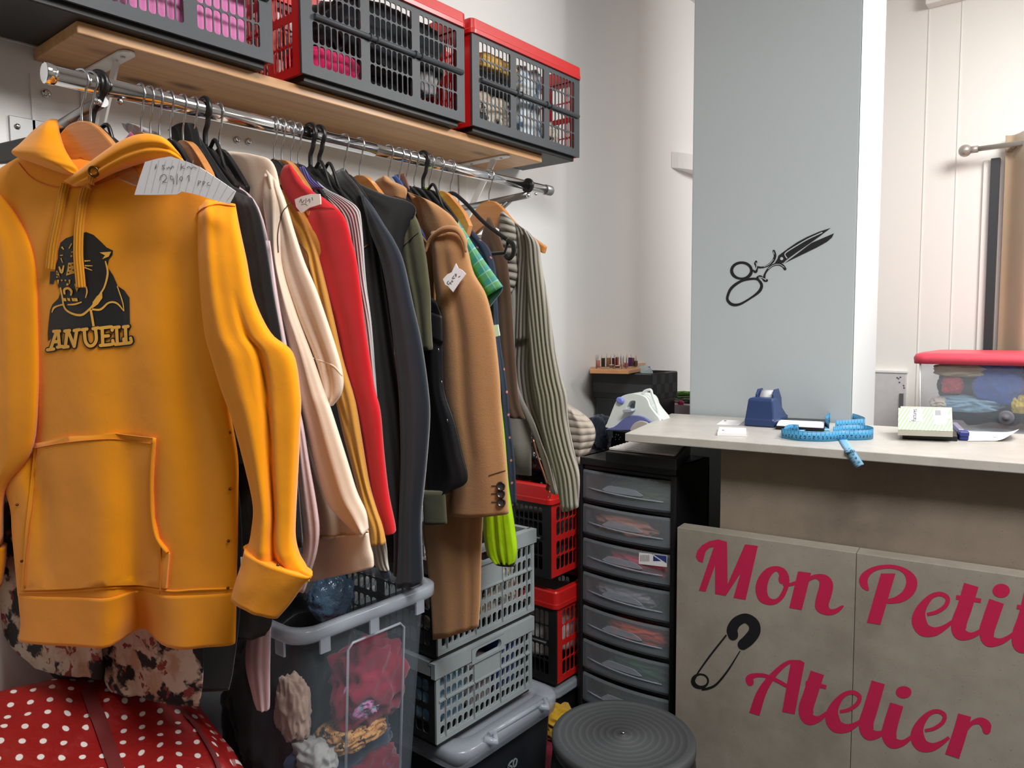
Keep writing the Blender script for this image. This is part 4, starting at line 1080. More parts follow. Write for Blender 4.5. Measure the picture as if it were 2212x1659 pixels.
M['neon'] = cloth('neon_ripstop', rgb(160, 205, 22), rough=0.5, crease=1.0, sheen=0.0)
M['plaid'] = plaid('blue_green_plaid', rgb(62, 146, 180), rgb(104, 164, 120), rgb(176, 212, 222))
M['spot'] = dotted('navy_spotted', rgb(40, 52, 74), rgb(196, 120, 110), 0.05, 0.07, 0.8, 0, 0.0, 0.3)
M['brown'] = cloth('brown_suede', rgb(94, 70, 54), crease=0.4)
M['brownl'] = plain('brown_leather', rgb(122, 84, 76), 0.45)
M['bluec'] = cloth('blue_shirting', rgb(60, 90, 160))
M['cardi'] = ribbed('taupe_rib_knit', rgb(168, 163, 152), 0.0125, 0, 0.006, 0.42)
M['cardi_h'] = ribbed('taupe_rib_collar', rgb(170, 165, 154), 0.018, 1, 0.006, 0.4)
M['cardi_p'] = cloth('taupe_knit_placket', rgb(164, 159, 150), weave=600, bump=0.6)
M['knit'] = ribbed('beige_knit', rgb(198, 186, 172), 0.022, 1, 0.004, 0.72)
M['floral'] = floral('floral_chiffon', rgb(208, 190, 172), rgb(26, 22, 26), rgb(140, 58, 56), 18)
M['fgrey'] = floral('grey_print_satin', rgb(206, 206, 210), rgb(150, 148, 150), rgb(205, 170, 170), 26)
M['fpale'] = floral('pale_print_satin', rgb(210, 214, 216), rgb(170, 172, 176), rgb(214, 190, 160), 20)
M['hotpink'] = cloth('hot_pink_cotton', rgb(234, 96, 170))
M['button'] = plain('dark_horn_button', rgb(46, 40, 38), 0.3)
M['brass'] = plain('copper_zip', rgb(196, 140, 110), 0.3, 1.0)
M['eyelet'] = plain('antique_brass', rgb(110, 80, 50), 0.35, 1.0)
M['print'] = plain('black_screen_print', rgb(20, 18, 18), 0.6)
M['printo'] = cloth('yellow_knockout', rgb(255, 186, 70), crease=0.0)
def body3(y, hem, w=0.15, t=0.012, n=1.0, z0=RZ-0.115, x=RX-0.02, right=None):
    """a simple hanging torso in the plane of its hanger"""
    rows = [((x-0.055, y, z0), (x+0.055, y, z0)), ((x-w*0.6, y, z0-0.035), (x+w*0.6, y, z0-0.035)), ((x-w, y, z0-0.10), (x+w, y, z0-0.10)), ((x-w-0.005, y, z0-0.17), (x+w+0.005, y, z0-0.17)),
            ((x-w+0.0, y, (z0+hem)/2), (x+w, y, (z0+hem)/2)), ((x-w-0.0, y, hem), (x+w, y, hem))]
    return slab(rows, None, t, 40, 4, (), (0.006*n, 2.2), 0.55, seed=int(y*1000))
def garment(name, label, cat, y): return thing(name, label, cat, (RX, y, RZ-0.09))
HS = lambda *r: r
# ---- yellow hoodie
HA = math.radians(20)
HN = V(math.sin(HA), -math.cos(HA), 0)
HPL = plane((RX, 0.470, 1.55), HN)
HPF = plane(V(RX, 0.470, 1.55)+HN*0.03, HN)
HD = thing('hoodie', 'bright yellow hoodie with a black panther print, hanging at the left front of the rail', 'hoodie', (RX, 0.470, RZ-0.09))
tor_rows = [(70,322,372,336),(10,360,430,392),(-42,402,470,432),(-50,470,470,500),(-45,560,478,590),(-38,700,487,735),(-20,850,496,870),(-4,1000,514,985),(23,1091,515,1070),(28,1150,514,1170),(35,1225,512,1230),(40,1282,511,1276)]
valley = (lambda v: 0.66-0.08*v, 0.085, lambda v: -0.034*max(0, (v-0.30)/0.7)**1.2)
f2 = (lambda v: 0.86, 0.07, lambda v: -0.016*math.sin(PI*min(1, v*1.05)))
f3 = (lambda v: 0.42+0.05*v, 0.10, lambda v: 0.010*v)
f4 = (lambda v: 0.20-0.03*v, 0.05, lambda v: -0.020*math.sin(PI*min(1, max(0, v-0.15)*1.2)))
f5 = (lambda v: 0.64+0.1*v, 0.13, lambda v: -0.016*math.sin(PI*min(1, v*2.2)) if v < 0.46 else 0)
HF = (valley, f2, f3, f4, f5)
tor = slab(tor_rows, HPL, 0.030, 96, 6, HF, None, 0.5, tm=[0.5, 0.9, 1, 1, 1, 1, 1], seed=3)
obj('torso', tor, M['hoodie'], HD)
hem_rows = [(41,1278,511,1272),(44,1310,511,1305),(47,1345,510,1345),(42,1378,509,1384)]
hem = slab(hem_rows, HPL, 0.0325, 96, 5, taper=False, folds=((0.58, 0.085, lambda v: -0.034-0.045*v), (0.86, 0.07, -0.002), (0.47, 0.10, 0.010), (0.80, 0.07, lambda v: 0.008*v)), wob=None, flat=0.5, seed=3)
obj('hem_rib', hem, M['hoodie'], HD)
ton = on_mesh([tor, hem], HPF)
obj('hem_seam', seam([(42,1280),(110,1279),(170,1276),(238,1270),(300,1268),(345,1274),(380,1277),(420,1274),(509,1271)], ton, 0.0016), M['hoodie'], HD)
# sleeves
crease = (lambda v: 0.80-0.30*min(1, v*1.6)+0.02*v, 0.05, lambda v: -0.018*min(1, max(0, v-0.22)*5))
rs_rows = [(424,428,506,438),(428,470,516,490),(430,540,532,560),(436,630,550,645),(446,720,586,719),(460,770,634,762),(482,840,650,846),(505,900,651,900),(534,1005,646,1010),(551,1082,641,1108),(548,1135,641,1155),(542,1165,650,1190),(534,1184,666,1216),(532,1196,672,1240)]
rsl = slab(rs_rows, plane(V(RX, 0.470, 1.55)+HN*0.014, HN), 0.030, 64, 6, (crease, (lambda v: 0.30, 0.12, 0.006), (0.62, 0.04, lambda v: -0.010*max(0, (v-0.80)/0.2))), (0.003, 1.6), 0.6, tm=[0.6, 0.9, 1, 1, 1.05, 1.0, 0.62], dn=[-0.010, 0.004, 0.01, 0.014, 0.02, 0.026], seed=5)
obj('sleeve', rsl, M['hoodie'], HD)
cf_rows = [(529,1184,675,1240),(522,1215,655,1263),(511,1250,630,1298),(500,1288,604,1328)]
cuf = slab(cf_rows, plane(V(RX, 0.470, 1.55)+HN*0.040, HN), 0.028, 48, 5, ((0.4, 0.2, 0.004),), (0.002, 2), 0.55, seed=6, taper=False)
obj('cuff', cuf, M['hoodie'], HD)
slp = on_mesh([rsl], HPF)
obj('cuff_welt', seam([(530,1184),(545,1180),(586,1197),(625,1222),(672,1246)], on_mesh([cuf], HPF), 0.0035), M['hoodie'], HD)
obj('armhole_seam', seam([(426,462),(440,450),(468,442),(508,446)], on_mesh([rsl, tor], HPF), 0.0010), M['hoodie_shade_seam'], HD)
lsl = slab([(-130,400,-30,380),(-135,480,40,470),(-130,560,78,560),(-125,700,86,700),(-110,850,86,850),(-90,980,70,975),(-70,1080,12,1060),(-60,1180,0,1180)], plane(V(RX, 0.470, 1.55)+HN*0.010, HN), 0.028, 48, 6, ((0.72, 0.07, 0.006),), (0.003, 1.8), 0.6, dn=[0, 0.006, 0.012, 0.012, 0.0, -0.02], seed=8)
obj('sleeve', lsl, M['hoodie'], HD)
lcf = slab([(-74,1178,14,1178),(-76,1215,12,1215),(-70,1262,4,1264)], plane(V(RX, 0.470, 1.55)-HN*0.012, HN), 0.026, 40, 5, taper=False)
obj('cuff', lcf, M['hoodie'], HD)
# kangaroo pocket
pk = smooth_loop([(80,957),(150,943),(250,936),(338,946),(334,1000),(332,1060),(335,1120),(345,1163),(362,1184)], 1)+[(368,1196),(364,1240),(362,1270),(300,1262),(238,1264),(170,1270),(110,1273),(50,1274),(55,1200),(60,1130),(68,1040)]
obj('kangaroo_pocket', decal([[pk]], ton, 0.0012, 0.0040, 14), M['hoodie'], HD)
pon = lambda x, y: (lambda r: (r[0]+r[1]*0.0052, r[1]))(ton(x, y))
for sp_ in ([(76,968),(150,955),(250,948),(334,958)], [(84,966),(75,1080),(62,1200),(58,1270)], [(352,1180),(352,1230),(350,1280)]): obj('pocket_stitching', seam(sp_, pon, 0.0008), M['hoodie_shade_seam'], HD)
obj('pocket_edge', seam([(338,946),(333,1000),(332,1060),(335,1120),(345,1163),(366,1193)], pon, 0.0026), M['hoodie'], HD)
mb = MB()
for (x, y) in ((497,934),(497,1056),(494,1168),(493,1270),(38,1090),(48,1212),(600,1222)):
    p, n = on_mesh([cuf, tor], HPF)(x, y); mb.ball(p+n*0.002, 0.0022, 6)
obj('pin_head', mb, M['eyelet'], HD)
# hood: back lining, left flap, right rolled flap
HB = plane(V(RX, 0.470, 1.55)-HN*0.045, HN)
obj('hood_lining', slab([(112,262,215,315),(120,300,225,345),(140,345,215,370),(165,392,185,396)], HB, 0.010, 32, 5, (), None, 0.7), M['hoodie_shade_seam'], HD)
HL = plane(V(RX, 0.470, 1.55)+HN*0.012, HN)
hl = slab([(95,256,118,250),(72,286,128,284),(48,318,142,322),(34,338,160,352),(62,352,176,374),(140,380,180,388)], HL, 0.022, 40, 6, ((0.55, 0.25, 0.006),), None, 0.7, dn=[-0.02, 0, 0.012, 0.022, 0.026, 0.024], tm=[0.7, 1, 1.2, 1.0, 0.5])
obj('hood', hl, M['hoodie'], HD)
hr = slab([(148,398,172,410),(182,376,206,402),(222,346,248,380),(262,318,292,362),(296,302,330,352),(330,297,368,350),(362,306,392,356),(386,330,404,358)], HL, 0.024, 40, 6, ((0.62, 0.10, -0.006),), None, 0.7, dn=[0.026, 0.024, 0.02, 0.016, 0.01, -0.002], tm=[0.4, 0.8, 1.1, 1.2, 1.1, 0.8])
obj('hood', hr, M['hoodie'], HD)
obj('neck_seam', seam([(40,352),(70,385),(110,402),(150,405),(200,402),(260,380),(300,362)], ton, 0.0010), M['hoodie_shade_seam'], HD)
hon = on_mesh([hr, hl, tor], HPF)
p, n = hon(205, 370); ey = MB(); u_ = nrm(np.cross(n, (0, 0, 1))); w_ = np.cross(u_, n)
ey.tube([p+n*0.0045+(u_*math.cos(a)+w_*math.sin(a))*0.0062 for a in [2*PI*k/16 for k in range(16)]], 0.0018, 8, True)
obj('eyelet', ey, M['eyelet'], HD)
def ribbon(path, w, pr, eps):
    q = cr(path, 8); rows = []; uv = []; ln = 0
    for i in range(len(q)):
        a = q[max(i-1, 0)]; b = q[min(i+1, len(q)-1)]; d = nrm(V(b[0]-a[0], b[1]-a[1])); s = V(-d[1], d[0])*w/2
        L0, n1 = pr(q[i][0]-s[0], q[i][1]-s[1]); R0, n2 = pr(q[i][0]+s[0], q[i][1]+s[1]); n_ = nrm(n1+n2); C = (L0+R0)/2+n_*eps
        h = (R0-L0)/2; h = h-n_*(h@n_)
        ring = []
        for k in range(10):
            aa = 2*PI*k/10; ring.append(C+h*math.cos(aa)+n_*0.0022*math.sin(aa)); uv.append((math.cos(aa)*0.005, ln))
        rows.append(ring); ln += 0.004
    return MB().loft(rows, True, True, uv)
sm = on_mesh([tor, hr, hl], HPF)
obj('drawstring', ribbon([(146,398),(138,430),(128,480),(118,530),(113,575),(112,582)], 16, sm, 0.005), M['string'], HD)
obj('drawstring', ribbon([(201,380),(192,402),(182,440),(175,490),(173,550),(177,600),(179,622)], 18, sm, 0.006), M['string'], HD)
# printed panther head and the word under it
zq = lambda x, y: (x*0.31646, 450+y*0.31646)
pp_ = on_mesh([tor], HPF, zq)
head = smooth_loop([(590,162),(640,182),(690,228),(730,268)], 1)+[(772,288),(770,318),(745,350),(735,400),(775,460),(805,530),(850,560),(885,610),(890,830),(640,815),(560,828),(480,832),(400,838),(330,905),(328,850),(335,770),(345,690),(360,655),(400,615),(420,560),(400,540),(392,500),(375,480),(368,518),(340,515),(345,432),(378,430),(385,380),(398,340),(400,290),(415,235),(450,205),(520,180)]
obj('panther_print', decal([[head]], pp_, 0.0008, 0, 22), M['print'], HD)['label'] = 'black panther head print'
O = []
O += [stroke([(722,360),(738,440),(718,530),(690,580),(645,650),(612,690),(560,728),(495,718),(445,680),(428,600),(416,540)], [8,14,12,12,12,14,16,14,12,12,10], 5)]
O += [stroke([(358,712),(372,680),(405,664),(442,656)], [6,14,10,12], 5), stroke([(622,692),(632,745),(642,805)], [16,16,16], 4), stroke([(632,690),(690,690),(745,645),(800,648),(850,702)], [12,14,12,12,6], 5), stroke([(850,702),(840,640),(803,530)], [6,8,7], 5)]
O += [[[(700,570),(702,612),(672,655),(632,684),(636,640),(665,600)]], [[(683,302),(762,296),(745,330),(700,348),(720,322)]], [[(470,372),(523,368),(527,440),(455,460),(465,412)]], [[(390,425),(405,440),(412,470),(388,474)]]]
O += [stroke([(580,360),(620,358)], [10,5], 3), stroke([(582,392),(635,393)], [9,5], 3), stroke([(580,404),(632,424)], [8,5], 3), stroke([(425,264),(440,282)], [12,6], 3), stroke([(494,240),(474,276)], [8,6], 3), stroke([(490,301),(520,292)], [8,5], 3)]
O += [stroke([(414,322),(434,320)], 6, 3), stroke([(420,340),(432,372)], [7,4], 3), stroke([(486,326),(498,326)], [14,8], 3), stroke([(408,398),(425,440),(440,390)], [10,16,9], 4)]
for x in (400, 425, 450, 478): O.append([[(x-6, 488), (x+8, 488), (x+2, 500 if 410 < x < 470 else 522)]])
O += [[[(458,514),(472,512),(472,526),(458,528)]], [[(512,520),(530,500),(552,520),(528,572)]], stroke([(446,588),(444,556),(470,546),(492,566),(488,596)], [13,16,16,16,10], 5), stroke([(592,535),(598,570),(588,612)], [8,10,6], 4), stroke([(466,658),(515,655),(562,640)], [8,12,8], 4)]
for x, h in ((445, 24), (472, 14), (502, 24), (522, 28)): O.append([[(x-10, 612), (x+10, 614), (x+14, 634), (x-4, 634-(24-h)*0.3)]])
obj('print_detail', decal(O, pp_, 0.0016, 0, 30), M['printo'], HD)
D_ = [ell(x, y, 6, 6, 0, 8) for x, y in ((480,392),(500,386),(515,402),(482,415),(505,422),(472,438),(398,442),(395,460),(405,465))]
obj('print_dot', decal([[d] for d in D_], pp_, 0.0023), M['print'], HD)
def anuell():
    W = []
    def seg(*p): W.append(list(p))
    seg((352,958),(392,838)); seg((372,840),(412,838)); seg((402,840),(412,945)); seg((372,912),(408,908)); seg((330,966),(372,960)); seg((398,948),(432,942))
    seg((452,945),(464,836)); seg((448,838),(480,834)); seg((470,836),(512,940)); seg((512,942),(530,830)); seg((512,834),(548,828)); seg((438,948),(470,944))
    seg((580,826),(588,905),(612,938),(642,932),(662,895),(656,818)); seg((566,829),(598,824)); seg((640,822),(674,816))
    seg((702,816),(706,932)); seg((688,818),(768,810),(770,832)); seg((704,874),(745,870)); seg((690,936),(772,926),(774,902))
    seg((800,812),(806,924)); seg((786,814),(818,810)); seg((792,928),(850,920),(850,892))
    seg((862,808),(866,918)); seg((848,810),(880,806)); seg((852,922),(900,914),(898,886))
    return W
A_ = anuell()
obj('print_lettering', decal([stroke(p, 40, 4, False, True) for p in A_], pp_, 0.0012, 0, 30), M['print'], HD)['label'] = 'dark outline of the printed word ANUELL'
obj('print_lettering', decal([stroke(p, 22, 4, False, True) for p in A_], pp_, 0.0022, 0, 30), M['printo'], HD)['label'] = 'yellow inside of the printed word ANUELL'
tg = PPL(516, 1228, HPF); 
obj('side_label', MB().obox(tg-HN*0.012, V(0.006, 0.002, 0), V(0.0004, -0.0008, 0), V(0, 0, 0.012)), M['paper'], HD)
# paper note pinned on the shoulder
NP = on_mesh([tor, rsl, hr], HPF)
note = [(314,350),(340,343),(369,338),(403,349),(432,361),(470,386),(509,413),(502,428),(495,441),(455,430),(424,420),(394,414),(383,420),(340,421),(291,421),(302,385)]
npl = plane(V(RX, 0.470, 1.55)+HN*0.048, HN)
def NPR(x, y):
    p, n = NP(x, y); q = PPL(x, y, npl)
    return q, HN
nt = tag(obj('paper_note', decal([[note]], NPR, 0.0, 0.0006, 20), M['paper']), 'torn white lined paper note with pencil writing on the yellow hoodie shoulder', 'note')
zn = lambda x, y: (150+x*0.18083, 220+y*0.18083)
nz_ = lambda x, y: NPR(*zn(x, y))
mb = MB()
for i in range(13):
    x0 = 960+i*82; y_top = 700+max(0, i-6)*60; y_bot = 1100 if i < 5 else 1080+max(0, (i-5))*16
    decal([stroke([(x0-20+55, y_top), (x0-60, y_bot-10)], 5, 2)], nz_, 0.0009, mb=mb)
obj('ruled_line', mb, M['rule'], nt)
Wn = [[(1030,800),(1048,745),(1040,800)], [(1150,760),(1118,762),(1130,785),(1145,800),(1112,800)], [(1165,790),(1180,800),(1195,780),(1215,800),(1240,770),(1255,790)], [(1345,740),(1340,810)], [(1375,770),(1345,785),(1390,800)], [(1410,790),(1440,775),(1460,800),(1490,780),(1530,800)],
      [(1090,940),(1100,890),(1145,870),(1170,910),(1135,950),(1120,960),(1170,965)], [(1240,900),(1215,885),(1222,930),(1245,925),(1250,895),(1252,985)], [(1298,862),(1292,990)], [(1345,890),(1325,920),(1345,945),(1362,915),(1345,890)], [(1415,905),(1436,880),(1440,950)],
      [(1545,1005),(1550,945)], [(1550,945),(1580,955),(1552,975)], [(1610,1000),(1605,955),(1630,960),(1612,980)], [(1680,965),(1655,975),(1665,1000),(1690,1000)]]
obj('handwriting', decal([stroke(p, 7, 4) for p in Wn], nz_, 0.0012), M['pencil'], nt)
# ---- garments hidden behind the hoodie but peeping out above and below it
g = garment('floral_dress', 'long floral chiffon dress whose hem hangs out below the yellow hoodie', 'dress', 0.560)
fl = slab([(200,318,262,350),(140,360,330,400),(80,480,400,500),(60,800,420,800),(60,1150,430,1180),(160,1330,440,1350),(222,1420,440,1420),(226,1470,438,1480),(238,1492,430,1524)], plane(V(RX, 0.470, 1.55)-HN*0.070, HN), 0.010, 48, 5, ((0.35, 0.08, -0.008), (0.7, 0.07, 0.008)), (0.004, 3), 0.6, seed=11)
obj('skirt', fl, M['floral'], g)
g = garment('printed_skirt', 'dark floral skirt edge hanging at the far lower left behind the yellow hoodie', 'skirt', 0.515)
HB1 = plane(V(RX, 0.470, 1.55)-HN*0.052, HN)
obj('skirt', slab([(-40,700,200,700),(-50,1000,200,1000),(-40,1150,200,1150),(-20,1300,215,1300),(20,1390,220,1390),(60,1428,222,1440),(75,1442,221,1466)], HB1, 0.010, 40, 6, ((0.4, 0.1, 0.006), (0.75, 0.08, -0.006)), (0.003, 2.5), 0.6, seed=12), M['floral'], g)
g = garment('gap_backing', 'added black backing cloth behind the yellow hoodie, darkening the gap at its sides', 'dress', 0.53)  # added dark sheet behind the hoodie, blacks out the pale wall
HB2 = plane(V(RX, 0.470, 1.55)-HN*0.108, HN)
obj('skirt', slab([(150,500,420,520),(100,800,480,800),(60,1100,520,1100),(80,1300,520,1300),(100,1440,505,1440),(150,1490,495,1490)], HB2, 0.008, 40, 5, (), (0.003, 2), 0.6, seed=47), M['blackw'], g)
g = garment('printed_blouse', 'pale printed satin blouse peeping through the neck of the yellow hoodie', 'blouse', 0.575)
obj('torso', slab([(180,303,220,318),(190,325,240,345),(205,345,262,372),(120,420,330,440),(100,700,400,720)], yplane(0.578), 0.008, 40, 5, (), (0.002, 2), 0.6, seed=13), M['fpale'], g)
g = garment('pink_top', 'hot pink top showing as a small corner behind the yellow hood', 'top', 0.586)
obj('torso', slab([(272,300,282,284),(262,308,296,300),(250,330,312,325),(200,420,380,420),(190,700,420,720)], yplane(0.588), 0.006, 40, 5, (), (0.002, 2), 0.6, seed=14), M['hotpink'], g)
g = garment('grey_blouse', 'grey printed satin blouse with its collar lying behind the yellow hood', 'blouse', 0.600)
obj('torso', slab([(262,264,290,268),(268,278,335,284),(280,300,352,300),(250,360,400,360),(220,700,420,720)], yplane(0.604), 0.007, 40, 5, ((0.6, 0.2, 0.004),), (0.002, 2), 0.6, seed=15), M['fgrey'], g)
g = garment('navy_blouse', 'navy satin blouse edge between the yellow hoodie and the black jacket', 'blouse', 0.640)
obj('torso', slab([(380,330,440,345),(400,400,505,440),(400,500,530,500),(400,560,536,560),(410,700,548,700),(420,1000,560,1000)], yplane(0.630), 0.008, 40, 5, (), (0.002, 2), 0.6, seed=16), M['navys'], g)
# ---- black jacket
g = garment('jacket', 'black jacket between the yellow hoodie and the cream sweatshirt', 'jacket', 0.655)
obj('torso', slab([(366,274,412,272),(370,300,428,290),(380,340,462,345),(400,380,500,398),(420,440,545,440),(430,600,588,640),(440,800,600,800),(450,1050,590,1050),(470,1330,590,1320),(480,1380,575,1370)], yplane(0.650), 0.014, 48, 6, ((0.7, 0.1, 0.006),), (0.003, 2), 0.6, dn=[0, -0.003, 0], seed=17), M['blackj'], g)
obj('collar', slab([(362,282,380,274),(378,276,420,268),(388,298,432,300),(392,330,440,345),(400,372,452,386)], yplane(0.642), 0.010, 36, 6, ((0.7, 0.12, 0.006),), None, 0.7, seed=18), M['blackj'], g)
obj('sleeve', slab([(505,412,545,428),(510,460,562,468),(520,540,577,542),(530,640,592,640),(545,730,608,730),(560,850,622,850),(575,1000,640,1000),(590,1180,655,1180)], yplane(0.628), 0.013, 40, 6, (), (0.0025, 2), 0.7, seed=19), M['blackj'], g)
# ---- dusty pink shirt
g = garment('shirt', 'dusty pink shirt left of the cream sweatshirt, hanging down below the yellow cuff', 'shirt', 0.668)
obj('torso', slab([(470,380,500,390),(480,430,560,450),(500,600,600,620),(520,800,628,800),(540,950,640,950),(548,1150,620,1150),(545,1300,590,1300),(530,1420,584,1420),(545,1500,583,1520),(555,1530,580,1532)], yplane(0.672), 0.009, 40, 5, (), (0.003, 2), 0.6, seed=20), M['pinkc'], g)
obj('sleeve', slab([(560,520,583,520),(580,640,600,640),(600,760,622,760),(622,860,642,860),(636,920,655,920),(640,1000,668,1000),(644,1080,684,1090),(652,1150,690,1145),(655,1190,684,1195),(648,1225,672,1235),(640,1270,658,1278)], yplane(0.650), 0.010, 36, 6, (), (0.002, 2), 0.7, seed=21), M['pinkc'], g)
# ---- cream sweatshirt
g = garment('sweatshirt', 'cream sweatshirt hanging between the black jacket and the mustard top', 'sweatshirt', 0.700)
ctor = slab([(470,331,500,327),(455,345,552,336),(442,372,588,350),(440,430,604,400),(470,520,612,480),(520,640,640,620),(560,760,680,760),(600,900,712,890),(628,1000,748,1000),(650,1100,785,1100),(655,1160,796,1150)], yplane(0.705), 0.018, 56, 6, ((lambda v: 0.34+0.1*v, 0.06, 0.006), (lambda v: 0.62, 0.08, lambda v: -0.010*v)), (0.003, 2), 0.6, seed=22)
obj('torso', ctor, M['cream'], g)
cpl = plane((0, 0.687, 0), (0, -1, 0))
chem = slab([(655,1160,796,1148),(662,1195,800,1178),(667,1225,806,1200),(668,1252,808,1222)], yplane(0.703), 0.018, 48, 5, ((0.45, 0.2, -0.006),), (0.002, 2), 0.6, seed=22, taper=False)
obj('hem_rib', chem, M['cream'], g)
obj('hem_seam', seam([(657,1163),(700,1158),(745,1156),(797,1149)], on_mesh([chem, ctor], cpl), 0.0010), M['must'], g)
csf = slab([(562,366,588,384),(562,425,606,425),(573,500,606,500),(584,560,610,578),(600,650,638,672),(621,735,675,770),(640,830,698,836),(653,885,716,885),(680,1005,750,993),(703,1078,771,1063),(727,1112,790,1108),(768,1153,795,1146)], yplane(0.676), 0.020, 40, 6, ((0.62, 0.12, 0.004),), (0.002, 1.5), 0.75, dn=[-0.030, -0.012, 0.0, 0.004, 0.0, -0.008], seed=23)
obj('front_fold', csf, M['cream'], g)
csl = slab([(575,366,602,396),(586,430,618,440),(598,500,636,500),(606,580,658,566),(640,690,684,627),(668,752,717,723),(682,790,735,782),(690,825,742,822),(696,850,737,852),(700,870,720,876)], yplane(0.690), 0.018, 40, 6, ((0.5, 0.1, -0.005),), (0.002, 1.5), 0.75, seed=24)
obj('sleeve', csl, M['cream'], g)
obj('elbow_crease', seam([(676,774),(700,782),(722,792),(739,812)], on_mesh([csf, csl], cpl), 0.0016, -0.0006), M['cream'], g)
obj('shoulder_seam', seam([(626,440),(612,456),(604,480),(600,510),(601,545)], on_mesh([csl, csf], cpl), 0.0009), M['brown'], g)
nb = on_mesh([ctor], cpl)
obj('neck_band', slab([(470,332,480,326),(476,345,492,330),(480,372,500,362),(490,400,506,398)], yplane(0.684), 0.005, 24, 5, (), None, 0.7), M['cream'], g)
# ---- mustard top
g = garment('mustard_top', 'mustard jersey top between the cream sweatshirt and the red coat', 'top', 0.800)
obj('torso', body3(0.803, 0.95, 0.14, 0.010), M['must'], g)
mst = slab([(590,398,626,420),(606,440,642,448),(625,490,662,488),(644,530,683,540),(668,600,700,600),(690,690,722,693),(705,780,741,777),(722,850,763,850),(731,890,772,890),(742,940,782,950),(767,1035,797,1040),(780,1095,812,1095),(795,1140,826,1136),(797,1174,834,1171)], yplane(0.785), 0.016, 40, 6, ((lambda v: 0.5+0.25*math.sin(9*v), 0.10, -0.006),), (0.003, 2), 0.75, seed=25)
obj('sleeve', mst, M['must'], g)
obj('crease_stitch', seam([(646,525),(664,548),(668,580),(672,615)], on_mesh([mst], yplane(0.77)), 0.0008), M['brown'], g)
# ---- red coat
g = garment('red_coat', 'red wool coat with a paper note pinned below its collar', 'coat', 0.824)
rct = slab([(606,372,640,372),(608,400,672,412),(612,450,735,460),(640,540,752,495),(690,700,770,600),(730,850,800,800),(760,980,815,950)], yplane(0.826), 0.014, 48, 6, ((0.75, 0.15, 0.005),), (0.002, 2), 0.6, seed=26)
obj('torso', rct, M['red'], g)
rcs = slab([(650,418,690,420),(655,470,740,462),(664,530,760,520),(680,580,771,567),(700,640,782,648),(722,700,788,700),(738,780,801,786),(758,850,811,845),(771,900,822,890),(788,986,830,981),(800,1060,840,1066),(822,1130,853,1130),(830,1153,855,1147)], yplane(0.808), 0.018, 44, 6, ((0.35, 0.12, -0.004),), (0.0015, 1.5), 0.75, seed=27)
obj('sleeve', rcs, M['red'], g)
col = slab([(615,357,628,355),(607,372,642,377),(606,392,656,396),(612,412,680,416),(622,430,698,430),(640,456,724,452)], yplane(0.772), 0.007, 32, 6, ((0.8, 0.15, 0.004),), None, 0.7, seed=28)
obj('collar', col, M['red'], g)
rpl = yplane(0.755)
nt2 = smooth_loop([(637,431),(652,424),(672,419),(691,419)], 1)+[(693,432),(693,441),(668,449),(652,461),(640,447)]
def fixpl(pl):
    return lambda x, y: (PPL(x, y, pl), pl[1])
n2 = tag(obj('paper_note', decal([[nt2]], fixpl(rpl), 0, 0.0005), M['paper']), 'crumpled pinkish paper note pinned on the red coat', 'note')
zr = lambda x, y: (380+x*0.18083, 260+y*0.18083)
obj('handwriting', decal([stroke(p, 7, 4) for p in ([(1480,980),(1500,940),(1510,985),(1540,950)], [(1555,990),(1560,930)], [(1575,970),(1600,940),(1605,985)], [(1630,920),(1640,955)], [(1500,1010),(1540,1000),(1580,1020)])], lambda x, y: fixpl(rpl)(*zr(x, y)), 0.0009), M['pencil'], n2)
# ---- grey ribbed cardigan
g = garment('ribbed_cardigan', 'pale grey fine-ribbed cardigan squeezed between the red coat and the navy coat', 'cardigan', 0.858)
obj('torso', slab([(640,366,668,376),(660,400,706,408),(690,430,744,428),(720,470,772,448),(738,520,781,480),(752,600,790,601),(772,700,802,695),(785,790,809,782),(800,890,817,888),(808,980,828,980)], yplane(0.856), 0.012, 44, 6, (), (0.002, 2), 0.6, seed=29), M['grib'], g)
obj('collar', slab([(646,362,656,358),(648,380,664,372),(652,398,676,388),(664,410,700,406)], yplane(0.812), 0.006, 24, 6), M['lav'], g)
obj('cuff', slab([(797,1168,833,1168),(802,1190,836,1190),(808,1215,838,1215),(818,1228,841,1232)], yplane(0.826), 0.010, 32, 5, taper=False), M['gcuff'], g)
obj('cuff_edge', slab([(818,1229,841,1232),(822,1240,844,1242),(826,1246,842,1246)], yplane(0.826), 0.009, 24, 4, taper=False), M['navys'], g)
# ---- navy coat
g = garment('navy_coat', 'long navy wool coat right of the red coat, reaching the clear tub', 'coat', 0.944)
obj('torso', body3(0.947, 0.90, 0.15, 0.012), M['blackw'], g)
nvt = slab([(716,376,742,366),(715,400,775,405),(760,440,800,450),(778,500,812,500),(786,620,830,620),(800,760,850,760),(812,900,872,900),(836,1050,880,1050),(850,1150,880,1150),(850,1240,888,1240)], yplane(0.936), 0.016, 44, 6, ((0.8, 0.2, 0.004),), (0.002, 1.5), 0.6, seed=30)
obj('front_panel', nvt, M['blackw'], g)
nvs = slab([(775,410,806,446),(790,460,828,482),(800,500,852,520),(822,560,872,566),(838,640,892,655),(850,735,910,735),(860,830,924,829),(864,900,929,900),(866,1000,922,1000),(862,1115,911,1115),(860,1190,912,1190),(856,1268,915,1254)], yplane(0.918), 0.022, 44, 6, ((0.25, 0.15, -0.004),), (0.002, 1.5), 0.75, seed=31)
obj('sleeve', nvs, M['navy'], g)
obj('shoulder_stitch', seam([(786,535),(791,532),(797,528)], on_mesh([nvs, nvt], yplane(0.9)), 0.0011), M['brass'], g)
